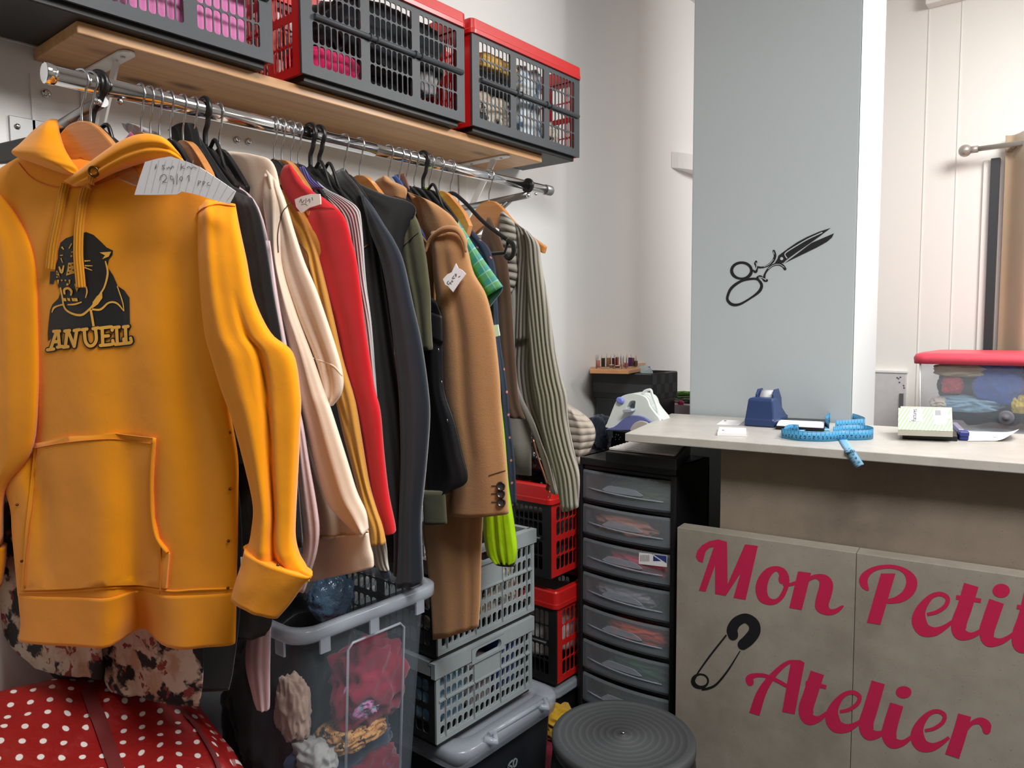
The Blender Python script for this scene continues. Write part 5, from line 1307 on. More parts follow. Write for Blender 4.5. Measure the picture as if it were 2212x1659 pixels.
# ---- black waistcoat and olive jacket
g = garment('waistcoat', 'black sleeveless waistcoat with a studded shoulder over the olive sleeve', 'waistcoat', 0.972)
vst = slab([(718,374,744,362),(712,392,770,392),(740,414,830,420),(770,440,884,436),(800,470,899,458),(812,520,880,500),(830,600,872,560),(850,700,880,640)], yplane(0.966), 0.012, 48, 6, (), (0.002, 1.5), 0.6, seed=32)
obj('torso', vst, M['blackw'], g)
obj('shoulder_stud', MB().ball(tuple(PY(799, 438, 0.950)), 0.005, 8), M['blackp'], g)
g = garment('olive_jacket', 'olive twill jacket with its sleeve coming out under the black waistcoat', 'jacket', 0.990)
obj('torso', body3(0.992, 0.86, 0.14, 0.009), M['olive'], g)
obj('hem_panel', slab([(912,1060,962,1060),(914,1100,964,1100),(916,1132,966,1130)], yplane(0.992), 0.010, 28, 5, taper=False), M['olive'], g)
ovs = slab([(868,446,894,458),(866,490,907,490),(864,540,917,533),(870,590,925,590),(882,640,930,640),(894,700,931,690),(900,760,935,755)], yplane(0.975), 0.018, 40, 6, ((0.45, 0.1, -0.006),), (0.002, 1.5), 0.75, seed=33)
obj('sleeve', ovs, M['olive'], g)
obj('sleeve_seam', seam([(866,534),(880,524),(892,512),(904,503)], on_mesh([ovs], yplane(0.95)), 0.0008), M['blackw'], g)
# ---- black leather trousers
g = garment('trousers', 'black leatherette trousers folded over a hanger left of the camel coat', 'trousers', 1.010)
tr_ = slab([(896,666,956,684),(900,700,957,735),(905,780,958,800),(910,850,962,850),(915,920,983,912),(918,975,998,975),(920,1020,1010,1037),(922,1078,978,1060)], yplane(1.000), 0.010, 48, 6, ((0.6, 0.15, 0.006), (0.25, 0.1, -0.005)), (0.003, 2), 0.6, seed=34)
obj('leg', tr_, M['leather'], g)
obj('waistband', slab([(894,664,956,683),(897,690,957,712),(900,716,957,740)], yplane(0.996), 0.012, 40, 5, taper=False), M['leather'], g)
obj('back_waist', slab([(928,640,944,652),(928,668,955,685),(930,700,954,706)], yplane(1.020), 0.006, 28, 5), M['leather'], g)
mb = MB()
for x, y in ((947,752),(954,822),(966,905)):
    mb.tube([PY(x, y, 0.976), PY(x+1, y+7, 0.976)], 0.0009, 6)
obj('dress_pin', mb, M['steel'], g)
# ---- camel coat
g = garment('camel_coat', 'long camel wool coat with three dark buttons on its cuff', 'coat', 1.062)
obj('torso', body3(1.066, 1.0, 0.14, 0.010), M['camel'], g)
cbd = slab([(880,414,908,426),(892,440,935,438),(905,480,985,478),(935,560,1010,560),(950,700,1050,700),(955,900,1060,900),(930,1050,1052,1050),(914,1130,1044,1118),(920,1200,1040,1200),(930,1290,1038,1290),(935,1380,1034,1352)], yplane(1.062), 0.014, 48, 6, ((lambda v: 0.8, 0.05, -0.005),), (0.0025, 1.5), 0.6, seed=35)
obj('body_panel', cbd, M['camel'], g)
cms = slab([(930,500,1000,498),(934,540,1012,545),(936,585,1024,590),(942,640,1050,636),(952,700,1066,700),(956,760,1074,760),(958,820,1080,820),(962,880,1083,880),(972,940,1088,940),(982,1000,1094,1000),(978,1060,1097,1055),(973,1113,1099,1108)], yplane(1.036), 0.024, 48, 6, ((lambda v: 0.42-0.05*v, 0.08, lambda v: -0.007*math.sin(PI*v)), (0.15, 0.08, lambda v: 0.004*(1-v))), (0.002, 1.4), 0.75, seed=36)
obj('sleeve', cms, M['camel'], g)
cap_ = slab([(884,416,912,428),(905,432,940,440),(912,462,972,464),(918,492,994,490),(930,515,1003,512),(945,530,1006,533)], yplane(1.044), 0.016, 40, 6, ((0.5, 0.2, 0.004),), None, 0.7, seed=37)
obj('shoulder', cap_, M['camel'], g)
obj('sleeve_head', MB().tube([PY(x, y, 1.018) for x, y in [tuple(p) for p in cr([(918,548),(928,520),(950,500),(972,494),(992,500),(1004,522),(1006,545)], 4)]], [0.002+0.0045*math.sin(PI*i/24) for i in range(25)], 10), M['camel'], g)
cc = slab([(822,384,836,380),(806,398,850,392),(815,412,878,407),(830,426,876,432)], yplane(1.040), 0.014, 36, 6, ((0.7, 0.2, 0.006),), None, 0.7, seed=38)
obj('collar', cc, M['camel'], g)
con = on_mesh([cms], yplane(1.01))
for i, (x, y) in enumerate(((1082,1050),(1082,1066),(1083,1085))):
    p, n = con(x, y)
    r = 0.0085; mb = MB(); u_ = nrm(np.cross(n, (0, 0, 1))); w_ = np.cross(u_, n); rings = []
    for rr_, h in ((r*0.98, 0.0005), (r, 0.002), (r*0.95, 0.0036), (r*0.75, 0.0036), (r*0.70, 0.0026), (r*0.1, 0.0024)):
        rings.append([p+n*h+(u_*math.cos(a)+w_*math.sin(a))*rr_ for a in [2*PI*k/20 for k in range(20)]])
    obj('button', mb.loft(rings), M['button'], g)
mb = MB()
for y in (1049, 1066, 1084): seam([(1062,y),(1066,y),(1073,y)], con, 0.0009, mb=mb)
seam([(1056,1027),(1075,1021),(1092,1016)], con, 0.0008, mb=mb)
obj('buttonhole', mb, M['brown'], g)
cpl2 = plane(PY(983, 600, 1.005), (0.25, -1, 0.05))
n3 = tag(obj('paper_note', decal([[[(985,569),(990,579),(998,583),(1007,592),(1000,601),(993,610),(979,631),(972,623),(968,618),(962,615),(957,603),(966,593),(976,588)]]], fixpl(cpl2), 0, 0.0005), M['paper']), 'white paper note pinned on the camel coat sleeve', 'note')
zc_ = lambda x, y: (840+x*0.20796, 560+y*0.20796)
obj('handwriting', decal([stroke(p, 8, 4) for p in ([(625,225),(608,245),(625,262),(640,240),(650,262)], [(660,215),(655,235),(672,228)], [(680,170),(662,200),(690,195)], [(690,150),(700,180),(705,150)], [(725,185),(745,175)])], lambda x, y: fixpl(cpl2)(*zc_(x, y)), 0.0009), M['pencil'], n3)
# ---- blue shirt, brown leather jacket, dark shirt (collars only show)
g = garment('blue_shirt', 'blue shirt showing its collar right of the camel collar', 'shirt', 1.092)
obj('torso', body3(1.094, 1.0, 0.12, 0.007), M['bluec'], g)
obj('collar', slab([(846,382,856,378),(852,390,868,394),(858,400,876,408)], yplane(1.082), 0.006, 24, 5), M['bluec'], g)
g = garment('leather_jacket', 'brown leather jacket with a pointed collar behind the camel coat', 'jacket', 1.112)
obj('torso', body3(1.114, 1.0, 0.12, 0.007), M['brownl'], g)
obj('collar', slab([(852,378,874,374),(862,392,882,396),(870,405,888,418)], yplane(1.102), 0.006, 24, 5), M['brownl'], g)
# ---- neon windbreaker
g = garment('windbreaker', 'neon green windbreaker behind the camel coat, its elastic cuff hanging low', 'windbreaker', 1.180)
obj('torso', slab([(905,408,925,404),(925,412,936,420),(930,430,955,442),(930,480,985,480),(940,700,1040,700),(950,900,1060,900)], yplane(1.184), 0.008, 40, 5, (), (0.003, 2), 0.6, seed=39), M['neon'], g)
nes = slab([(975,480,992,490),(985,570,1010,575),(1015,650,1050,650),(1030,740,1066,740),(1036,850,1080,850),(1040,950,1091,950),(1042,1040,1099,1050),(1044,1110,1109,1118),(1045,1158,1116,1170),(1052,1195,1117,1195),(1066,1212,1113,1214)], yplane(1.160), 0.022, 44, 6, ((0.45, 0.06, -0.008), (0.75, 0.06, 0.005)), (0.006, 3), 0.75, seed=40)
obj('sleeve', nes, M['neon'], g)
obj('cuff', slab([(1066,1208,1114,1212),(1070,1216,1113,1220)], yplane(1.160), 0.020, 28, 4, taper=False), M['blackv'], g)
# ---- plaid shirt
g = garment('plaid_shirt', 'blue and green plaid short-sleeved shirt right of the camel coat', 'shirt', 1.212)
obj('torso', body3(1.216, 1.1, 0.11, 0.007), M['plaid'], g)
pls_ = slab([(972,470,985,468),(984,500,1002,494),(1006,550,1024,530),(1028,596,1056,576),(1052,641,1087,619)], yplane(1.200), 0.014, 36, 6, (), (0.001, 1), 0.75, seed=41)
obj('sleeve', pls_, M['plaid'], g)
obj('sleeve_inside', slab([(1053,641,1086,620),(1055,650,1084,630),(1058,663,1066,652)], yplane(1.204), 0.010, 24, 5), cloth('shaded_teal_opening', rgb(24, 74, 80)), g)  # dark teal paints in the shade of the sleeve opening
# ---- navy spotted blouse
g = garment('spotted_blouse', 'navy blouse with small rust spots, right of the plaid shirt', 'blouse', 1.250)
obj('torso', slab([(962,444,976,440),(970,462,1002,474),(990,500,1030,508),(1010,535,1056,535),(1030,570,1070,578),(1045,640,1074,640),(1050,730,1080,730),(1056,830,1095,830),(1060,910,1102,910),(1062,1000,1112,1000),(1064,1095,1116,1092)], yplane(1.240), 0.014, 44, 6, (), (0.003, 2), 0.6, seed=42), M['spot'], g)
obj('care_label', decal([[[(1062,703),(1076,701),(1080,725),(1068,728)]]], fixpl(yplane(1.205)), 0, 0.0008), M['paper'], g)
# ---- brown suede dress
g = garment('brown_dress', 'brown suede dress seen in shadow left of the grey zip cardigan', 'dress', 1.310)
obj('torso', slab([(1052,470,1060,470),(1040,512,1080,512),(1042,530,1086,530),(1050,560,1095,560),(1060,650,1105,650),(1066,760,1112,760),(1075,860,1120,860),(1085,900,1135,905)], yplane(1.315), 0.014, 40, 5, (), (0.003, 2), 0.6, seed=43), M['brown'], g)
# ---- grey zip cardigan
g = garment('zip_cardigan', 'taupe grey ribbed zip cardigan hanging last at the right end of the rail', 'cardigan', 1.380)
cdb = slab([(1090,470,1120,486),(1085,510,1150,510),(1085,560,1166,560),(1096,640,1176,630),(1096,726,1180,726),(1100,799,1170,799),(1117,861,1168,861),(1137,905,1172,905),(1156,950,1186,950),(1172,1000,1196,1005),(1190,1062,1206,1066)], yplane(1.385), 0.014, 44, 6, (), (0.003, 2), 0.6, seed=44)
obj('front', cdb, M['cardi'], g)
obj('back', body3(1.384, 1.0, 0.14, 0.008, 1.0, RZ-0.135), M['cardi_p'], g)
obj('placket', slab([(1090,606,1100,600),(1098,640,1113,636),(1097,726,1112,726),(1100,799,1113,806),(1117,861,1130,861),(1137,905,1152,905),(1156,950,1170,955),(1172,1000,1186,1000),(1190,1064,1202,1068)], yplane(1.368), 0.008, 28, 6), M['cardi_p'], g)
obj('shawl_collar', slab([(1083,456,1090,458),(1079,475,1112,484),(1078,530,1116,530),(1076,562,1116,562),(1073,583,1118,590),(1085,612,1112,620),(1096,632,1104,636)], yplane(1.362), 0.014, 36, 6, ((0.5, 0.3, 0.004),), None, 0.75), M['cardi_h'], g)
obj('yoke', slab([(1100,474,1118,484),(1112,490,1146,506),(1116,540,1160,530),(1118,600,1150,580),(1116,680,1144,660),(1114,740,1143,730)], yplane(1.372), 0.012, 36, 6), M['cardi'], g)
cds = slab([(1128,492,1146,506),(1136,520,1164,528),(1139,570,1170,571),(1140,650,1185,654),(1142,726,1199,750),(1148,810,1213,815),(1156,860,1224,856),(1166,912,1228,912),(1178,960,1240,972),(1198,1030,1252,1027),(1214,1104,1250,1094)], yplane(1.352), 0.020, 48, 6, (), (0.002, 1.4), 0.75, seed=45)
obj('sleeve', cds, M['cardi'], g)
zn_ = fixpl(yplane(1.352))
obj('zip_teeth', seam([(1152,948),(1162,985),(1176,1025),(1186,1056)], zn_, 0.0022), M['brass'], g)
zp = MB(); a_ = PY(1184, 1052, 1.348); zp.obox(a_, V(0.004, 0, -0.002), V(0, 0.002, 0), V(0.002, 0, 0.008))
zp.tube([a_+V(0.004+0.0035*math.cos(t), -0.002, -0.016+0.008*math.sin(t)) for t in [2*PI*k/14 for k in range(14)]], 0.0013, 6, True)
obj('zip_pull', zp, M['brass'], g)
# ---- knitwear and jeans behind the cardigan, on top of the drawer tower's neighbour
kn = slab([(1226,872,1244,884),(1222,905,1278,912),(1226,945,1286,945),(1232,985,1270,985),(1240,1025,1254,1030)], yplane(1.88), 0.045, 40, 6, ((0.5, 0.1, 0.008),), (0.006, 2), 0.8, seed=46)
tag(obj('knit_jumper', kn, M['knit']), 'beige knitted jumper bundled behind the cardigan sleeve', 'jumper')
# ================================================================== things on the counter
zt = lambda x, y: (1500+x*0.32188, 800+y*0.32188)
zb = lambda x, y: (1850+x*0.18082, 700+y*0.18082)
zi = lambda x, y: (1220+x*0.18083, 720+y*0.18083)
def flat(name, quad, z0, h, mat, parent=None, zf=None, bevel=0.0):
    q = [PZ(*(zf(*p) if zf else p), z0) for p in quad]
    return obj(name, MB().prism([(p[0], p[1]) for p in q], (0, 0, z0), (1, 0, 0), (0, 1, 0), (0, 0, 1), h), mat, parent, bevel)
T0 = TZ+0.0004
M['card'] = plain('white_card', rgb(240, 240, 242), 0.6, var=0.02)
c = tag(flat('business_card', [(1812,1092),(1890,1036),(2148,1048),(2078,1101)], T0, 0.0006, M['card'], None, zi), 'single white business card lying left of the blue tape dispenser', 'card', 'white cards on the counter')
flat('printed_logo', [(1895,1046),(1915,1040),(1938,1044),(1918,1051)], T0+0.0007, 0.0002, M['pencil'], c, zi)
c = tag(flat('card_stack', [(1822,1222),(1848,1150),(2165,1164),(2168,1232)], T0, 0.007, M['card'], None, zi), 'small stack of white business cards near the front edge of the counter', 'cards', 'white cards on the counter')
flat('printed_logo', [(1872,1158),(1892,1152),(1912,1157),(1892,1163)], T0+0.0072, 0.0002, M['pencil'], c, zi)
# tape dispenser seen from its heavy end
M['tdblue'] = plain('navy_dispenser_plastic', rgb(36, 58, 104), 0.4, bump=0.05)
tb = PZ(1640, 922, TZ); 
TD = thing('tape_dispenser', 'navy blue desk tape dispenser standing on the counter', 'tape dispenser', (tb[0], tb[1], TZ))
vx = nrm(V(CX[0], CX[1]+0.0, 0)); vy = V(-vx[1], vx[0], 0); o_ = V(tb[0], tb[1], T0)
rings = []
for z, w, d0, d1 in ((0, 0.040, -0.004, 0.165), (0.018, 0.0395, -0.004, 0.165), (0.022, 0.0385, -0.002, 0.150), (0.072, 0.033, 0.006, 0.06), (0.077, 0.030, 0.012, 0.05)):
    rings.append([o_+vx*a*w+vy*(d0 if b < 0 else d1)+V(0, 0, z) for a, b in ((-1,-1),(1,-1),(1,1),(-1,1))])
obj('weighted_body', MB().loft(rings, True, True, None, False), M['tdblue'], TD, bevel=0.004, seg=3)
mb = MB()
for s in (-1, 1):
    cheek = [(0.035, 0.02), (0.04, 0.085), (0.06, 0.098), (0.10, 0.098), (0.135, 0.07), (0.15, 0.02)]
    mb.prism(cheek, o_+vx*(s*0.022-0.002)+vx*0.002, vy, (0, 0, 1), vx, 0.005)
obj('cheek', mb, M['tdblue'], TD, bevel=0.001)
rl = []
for x in (-0.014, 0.020):
    rl.append([o_+vx*x+vy*(0.085+0.036*math.cos(a))+V(0, 0, 0.058+0.036*math.sin(a)) for a in [2*PI*k/28 for k in range(28)]])
obj('tape_roll', MB().loft(rl), translucent('clear_tape', (0.75, 0.76, 0.78, 1), 0.75), TD)
# black booklet with loose white sheets
nb_ = tag(flat('booklet', [(545,395),(560,338),(880,352),(872,412)], T0, 0.010, M['blackp'], None, zt, 0.001), 'thin black booklet behind the blue measuring tape', 'booklet')
ps = tag(flat('loose_sheets', [(552,372),(572,336),(872,350),(866,388)], T0+0.0105, 0.002, M['paper'], None, zt), 'white loose sheets on the thin black booklet', 'paper')
# measuring tape
M['tape'] = tapemat('blue_tape_measure', rgb(66, 152, 200), rgb(20, 44, 74)); M['tape2'] = tapemat('pale_blue_tape_measure', rgb(136, 190, 224), rgb(50, 80, 120))
MT = thing('measuring_tape', 'blue measuring tape coiled loosely on the counter, its end hanging over the edge', 'measuring tape', tuple(PZ(*zt(900, 440), TZ)))
def stand(path, h, lean=0.0, z=T0):
    q = cr(path, 6); mb = MB(); P = []; uv = []; ln = 0; pr_ = None
    for p in q:
        b = PZ(*zt(p[0], p[1]), z); b = V(b[0], b[1], z)
        if pr_ is not None: ln += np.linalg.norm(b-pr_)
        pr_ = b; P.append(b); uv.append(ln)
    rings = []; us = []
    for i, b in enumerate(P):
        d = nrm(P[min(i+1, len(P)-1)]-P[max(i-1, 0)]); s = V(-d[1], d[0], 0)
        t = b+V(0, 0, h)+s*lean; rings.append([b, b+s*0.0007, t+s*0.0007, t]); us += [(uv[i], 0.0001), (uv[i], 0.0001), (uv[i], 1), (uv[i], 1)]
    return mb.loft(rings, True, True, us)
obj('tape_coil', stand([(582,455),(700,473),(880,479),(1000,470),(1100,470),(1185,464),(1196,446),(1130,430),(1000,432),(930,442)], 0.024), M['tape'], MT)
obj('tape_coil', stand([(905,400),(882,385),(885,362),(935,340),(1050,348),(1128,374),(1140,388),(1100,392),(1000,398),(945,402)], 0.026), M['tape'], MT)
obj('tape_coil', stand([(700,415),(640,412),(600,425),(584,452)], 0.020, 0.004), M['tape'], MT)
def lay(pts, w, up):
    rings = []; us = []; ln = 0
    for i, p in enumerate(pts):
        d = nrm(pts[min(i+1, len(pts)-1)]-pts[max(i-1, 0)]); s = nrm(np.cross(d, up[i])); n = nrm(np.cross(s, d))
        if i: ln += np.linalg.norm(p-pts[i-1])
        rings.append([p-s*w/2, p+s*w/2, p+s*w/2+n*0.0007, p-s*w/2+n*0.0007]); us += [(ln, 0.0001), (ln, 1), (ln, 1), (ln, 0.0001)]
    return MB().loft(rings, True, True, us)
q = [PZ(*zt(p[0], p[1]), T0+0.001) for p in [tuple(a) for a in cr([(705,410),(760,385),(800,377),(850,388),(890,405)], 5)]]
obj('tape_flat', lay([p+V(0, 0, 0.006*math.sin(PI*i/20)) for i, p in enumerate(q)], 0.02, [(0, 0, 1)]*len(q)), M['tape2'], MT)
eo = -V(-ex[1], ex[0], 0)   # outward from the front edge
q = [PZ(*zt(*p), T0+0.0012) for p in ((990,452),(1003,478),(1020,505),(1040,532))]; up = [(0, 0, 1)]*4
pl_e = plane(FL+eo*0.0035, eo)
for p in ((1052,556),(1070,585),(1092,615),(1112,644)): q.append(PPL(*zt(*p), pl_e)); up.append(tuple(eo))
q[3] = q[3]+eo*0.002
obj('tape_end', lay([V(*p) for p in cr([tuple(a) for a in q], 4)], 0.019, [V(0, 0, 1)*(1-min(1, max(0, (i-9)/5)))+eo*min(1, max(0, (i-9)/5)) for i in range(29)]), M['tape2'], MT)
# invoice pad on a black book
bk = thing('black_book', 'slim black notebook under the invoice pad', 'book', tuple(PZ(*zb(880, 1350), TZ)))
def deep(q0, q1, dep, z0, z1a, z1b):
    """block with a front edge q0-q1 and a depth; its top rises from z1a at the front to z1b at the back"""
    d_ = nrm(V(q0[0]+q1[0], q0[1]+q1[1], 0))*dep
    f = [V(q0[0], q0[1], 0), V(q1[0], q1[1], 0), V(q1[0], q1[1], 0)+d_, V(q0[0], q0[1], 0)+d_]
    return MB().hexa([p+V(0, 0, z0) for p in f]+[p+V(0, 0, z) for p, z in zip(f, (z1a, z1a, z1b, z1b))])
obj('cover', deep(PZ(*zb(548, 1368), T0), PZ(*zb(1206, 1400), T0), 0.150, T0, T0+0.012, T0+0.012), M['blackp'], bk, 0.001)
ip = thing('invoice_pad', 'green-striped invoice pad marked Factures on the black notebook', 'invoice pad', tuple(PZ(*zb(820, 1200), TZ+0.0135)))
t = NT('green_stripe_cover'); sx = t.n('ShaderNodeSeparateXYZ', {0: t.co('Object')}).outputs[0]
w_ = t.math('SINE', t.math('MULTIPLY', sx, 2*PI/0.0075))
M['stripe'] = t.done(t.bsdf(t.mix(t.ramp(w_, -0.3, 0.3), rgb(200, 209, 192), rgb(158, 184, 148)), 0.7))
IZ = T0+0.0125; F0 = PZ(*zb(497, 1262), IZ+0.013); F1 = PZ(*zb(1153, 1284), IZ+0.013)
obj('pad_block', deep(F0, F1, 0.150, IZ, IZ+0.013, IZ+0.013+0.042), plain('pad_edge_grey', rgb(176, 174, 162), 0.7), ip)
e_ = nrm(V(F1[0]-F0[0], F1[1]-F0[1], 0)); d_ = nrm(nrm(V(F0[0]+F1[0], F0[1]+F1[1], 0))*0.150+V(0, 0, 0.042))
pl_ip = (F0, nrm(np.cross(e_, d_))); pri = on_plane(pl_ip, zb)
obj('pad_cover', decal([[[(497,1262),(501,1004),(1124,1004),(1153,1284)]]], pri, 0.0006), M['stripe'], ip)
obj('title_label', decal([[[(612,1166),(648,1012),(778,1012),(790,1170)]]], pri, 0.0012), M['card'], ip)
obj('barcode_label', decal([[[(928,1205),(912,1030),(1105,1010),(1050,1215)]], [[(1030,1118),(1026,1092),(1132,1090),(1138,1145)]]], pri, 0.0012), M['card'], ip)
cu = bpy.data.curves.new('title', 'FONT'); cu.body = 'Factures'; cu.size = 1.0
to = bpy.data.objects.new('title_tmp', cu); COL.objects.link(to)
bpy.context.view_layer.update()
me = bpy.data.meshes.new_from_object(to.evaluated_get(bpy.context.evaluated_depsgraph_get())); bpy.data.objects.remove(to)
xs = [v.co.x for v in me.vertices]; x0_, xw = min(xs), max(xs)-min(xs); vs_ = []
for v in me.vertices:
    u = (v.co.x-x0_)/xw; q_, n_ = pri(712-v.co.y*78+u*8, 1164-u*140); vs_.append(q_+n_*0.0019)
mb = MB().add(vs_, [tuple(p.vertices) for p in me.polygons], None, False)
bpy.data.meshes.remove(me)
obj('title_lettering', mb, M['ink'], ip)['label'] = 'dark word Factures printed on the pad'
obj('barcode', decal([[[(940+i*8,1035),(944+i*8,1035),(946+i*8,1100),(942+i*8,1100)]] for i in range(9)], pri, 0.0018), M['pencil'], ip)
# blue stapler-like pen
BP = thing('blue_stapler', 'small blue stapler lying against the right side of the invoice pad', 'stapler', tuple(PZ(*zb(1240, 1320), TZ)))
a = PZ(*zb(1165, 1262), T0); b = PZ(*zb(1285, 1392), T0); 
mb = MB().bar(a+V(0, 0, 0.008), b+V(0, 0, 0.008), 0.020, 0.016); obj('stapler_base', mb, plain('blue_stapler_plastic', rgb(44, 56, 130), 0.35), BP, bevel=0.003)
obj('stapler_top', MB().bar(a+V(0, 0, 0.0175)+(b-a)*0.02, a+V(0, 0, 0.0175)+(b-a)*0.72, 0.012, 0.005), plain('pale_blue_metal', rgb(150, 156, 190), 0.3, 0.6), BP, bevel=0.001)
p = b+V(0, 0, 0.016); obj('stapler_nose', MB().bar(p-(b-a)*0.18, p+(b-a)*0.02, 0.021, 0.012), bpy.data.materials['blue_stapler_plastic'], BP, bevel=0.003)
# curled sheet with a punched hole
def sheet():
    N = 16; top = [(1285,1280),(1500,1285),(1800,1290),(1945,1255)]; bot = [(1330,1396),(1520,1394),(1720,1384),(1900,1290)]
    t_ = cr(top, 6); b_ = cr(bot, 6); rings = []
    for i in range(len(t_)):
        u = i/(len(t_)-1); z = T0+0.001+0.022*max(0, u-0.55)**1.5/0.3
        rings.append([PZ(*zb(*(t_[i]+(b_[i]-t_[i])*k/4)), z) for k in range(5)])
    return MB().loft(rings, False, False)
sh = tag(obj('curled_sheet', sheet(), M['paper']), 'white sheet with a curled corner right of the blue stapler', 'paper')
hp = PZ(*zb(1655, 1352), T0+0.004); obj('punched_hole', MB().lathe([(0.0035, 0), (0.003, 0.0006), (0.0005, 0.0006)], (hp[0], hp[1], T0+0.0035), 14), M['pencil'], sh)

# ================================================================== corner work area behind the counter
TBZ = 0.955
WT = thing('work_table', 'dark work table in the corner behind the counter', 'table', (-1.3, 2.62, 0))
obj('table_top', MB().box((-1.495, 1.965, TBZ-0.03), (-1.14, 3.05, TBZ)), M['blackp'], WT, bevel=0.003)
for x in (-1.47, -1.165):
    for y in (1.99, 3.0): obj('leg', MB().box((x-0.018, y-0.018, 0), (x+0.018, y+0.018, TBZ-0.0305)), M['blackp'], WT)
# woven black basket in two tiers
t = NT('woven_black_strap'); s_ = t.n('ShaderNodeSeparateXYZ', {0: t.co('Object')}).outputs
ch = t.n('ShaderNodeTexChecker', {'Vector': t.n('ShaderNodeCombineXYZ', {0: 0.5, 1: t.math('MULTIPLY', s_[1], 34.0), 2: t.math('MULTIPLY', s_[2], 30.0)}).outputs[0], 'Scale': 1.0}).outputs[1]
M['weave'] = t.done(t.bsdf(t.mix(ch, rgb(24, 25, 27), rgb(58, 59, 62)), 0.55, 0, t.bump(ch, 0.6, 0.004)))
BY = 2.262; b0 = PY(1281, 810, BY); b1 = PY(1407, 808, BY); bx0, bx1 = max(-1.496, b0[0]), b1[0]; bzt = PY(1407, 810, BY)[2]
BK = thing('woven_basket', 'black woven strap basket in the corner, with a wooden spool tray on top', 'basket', ((bx0+bx1)/2, 2.36, TBZ))
zb0 = PY(1350, 862, BY)[2]
mb = MB(); wl = 0.008; ye = 2.455
for lo, hi in (((bx0, BY, zb0), (bx1, BY+wl, bzt)), ((bx0, ye-wl, zb0), (bx1, ye, bzt)), ((bx0, BY+wl, zb0), (bx0+wl, ye-wl, bzt)), ((bx1-wl, BY+wl, zb0), (bx1, ye-wl, bzt)), ((bx0+wl, BY+wl, zb0), (bx1-wl, ye-wl, zb0+0.006))): mb.box(lo, hi)
obj('basket_body', mb, M['weave'], BK)
obj('basket_rim', MB().tube([(bx0+0.004, BY+0.004, bzt), (bx1-0.004, BY+0.004, bzt), (bx1-0.004, ye-0.004, bzt), (bx0+0.004, ye-0.004, bzt)], 0.005, 8, True), M['blackp'], BK)
BX = thing('black_box', 'black storage box standing under the woven basket', 'box', ((bx0+bx1)/2, 2.62, TBZ))
obj('box_body', MB().rbox((bx0+0.006, BY+0.006, TBZ+0.0005), (bx1-0.002, ye-0.006, zb0-0.006), 0.012), M['blackp'], BX)
obj('label_window', MB().rbox((bx0+0.10, BY+0.003, TBZ+0.02), (bx1-0.05, BY+0.006, zb0-0.02), 0.001), plain('smoky_window', rgb(74, 82, 86), 0.2), BX)
obj('box_rim', MB().rbox((bx0+0.002, BY+0.001, zb0-0.010), (bx1, ye-0.002, zb0-0.001), 0.014), M['blackp'], BX)
# wooden tray with pegs and spools
tz = bzt+0.0055
TR = thing('spool_tray', 'small round-edged wooden tray with pegs holding thread spools, on the basket', 'spool tray', tuple(PY(1335, 800, BY+0.05)))
tc = PZ(1332, 797, tz); 
pl_ = [tuple(PZ(*zi(*p), tz)[:2]) for p in ((300,480),(620,486),(760,488),(900,462),(968,420),(962,385),(800,372),(420,395),(312,432))]
hx0, hx1 = bx0+0.004, None
obj('tray', MB().prism(pl_, (0, 0, tz), (1, 0, 0), (0, 1, 0), (0, 0, 1), 0.014), M['tray_wood'], TR, bevel=0.002)
spz = tz+0.0142
pegs = [(375,420),(395,412),(440,405),(500,398),(550,410),(590,392),(628,400),(665,395),(700,402),(740,392),(790,388),(850,405),(600,425),(680,425),(735,420)]
for i, p in enumerate(pegs):
    b = PZ(*zi(*p), spz); obj('peg', MB().lathe([(0.0016, spz), (0.0016, spz+0.046), (0.0008, spz+0.047)], (b[0], b[1], 0), 8), M['dsteel'], TR)
spools = [((402,418),(222,140,130),0.030,0.0062,'pale pink thread spool at the left of the spool tray'),((458,408),(66,64,48),0.036,0.0072,'dark olive thread spool on the spool tray'),((522,408),(168,126,86),0.036,0.0078,'tan thread spool on the spool tray'),
          ((622,398),(176,34,50),0.036,0.0066,'crimson thread spool at the back of the spool tray'),((582,400),(90,26,50),0.034,0.0058,'maroon thread spool beside the crimson one'),((732,415),(200,90,130),0.020,0.0066,'short magenta thread spool on the spool tray'),
          ((782,402),(96,52,120),0.036,0.0076,'purple thread spool at the right of the spool tray'),((815,398),(150,96,56),0.034,0.0056,'brown thread spool right of the purple one'),((850,402),(80,76,70),0.024,0.0060,'grey thread spool at the right end of the spool tray'),
          ((560,420),(150,110,84),0.014,0.0075,'low beige thread bobbin at the front of the spool tray'),((625,424),(120,70,70),0.012,0.0090,'low wine thread bobbin at the front of the spool tray')]
for i, (p, c_, h, r, lb) in enumerate(spools):
    b = PZ(*zi(*p), spz)
    t = thing('thread_spool', lb, 'thread spool', (b[0], b[1], spz), 'thread spools on the tray')
    obj('thread', MB().lathe([(r, spz+0.002), (r*1.02, spz+h*0.5), (r, spz+h-0.002)], (b[0], b[1], 0), 16), ribbed('thread_%d' % i, rgb(*c_), 0.0015, 1, 0.0005), t)
    obj('spool_core', MB().lathe([(r*1.08, spz+0.0003), (r*1.08, spz+0.002), (r*0.6, spz+0.0025), (r*0.6, spz+h-0.0025), (r*1.08, spz+h-0.002), (r*1.08, spz+h), (0.002, spz+h)], (b[0], b[1], 0), 16), plain('spool_end_%d' % i, rgb(214, 196, 172), 0.5), t)
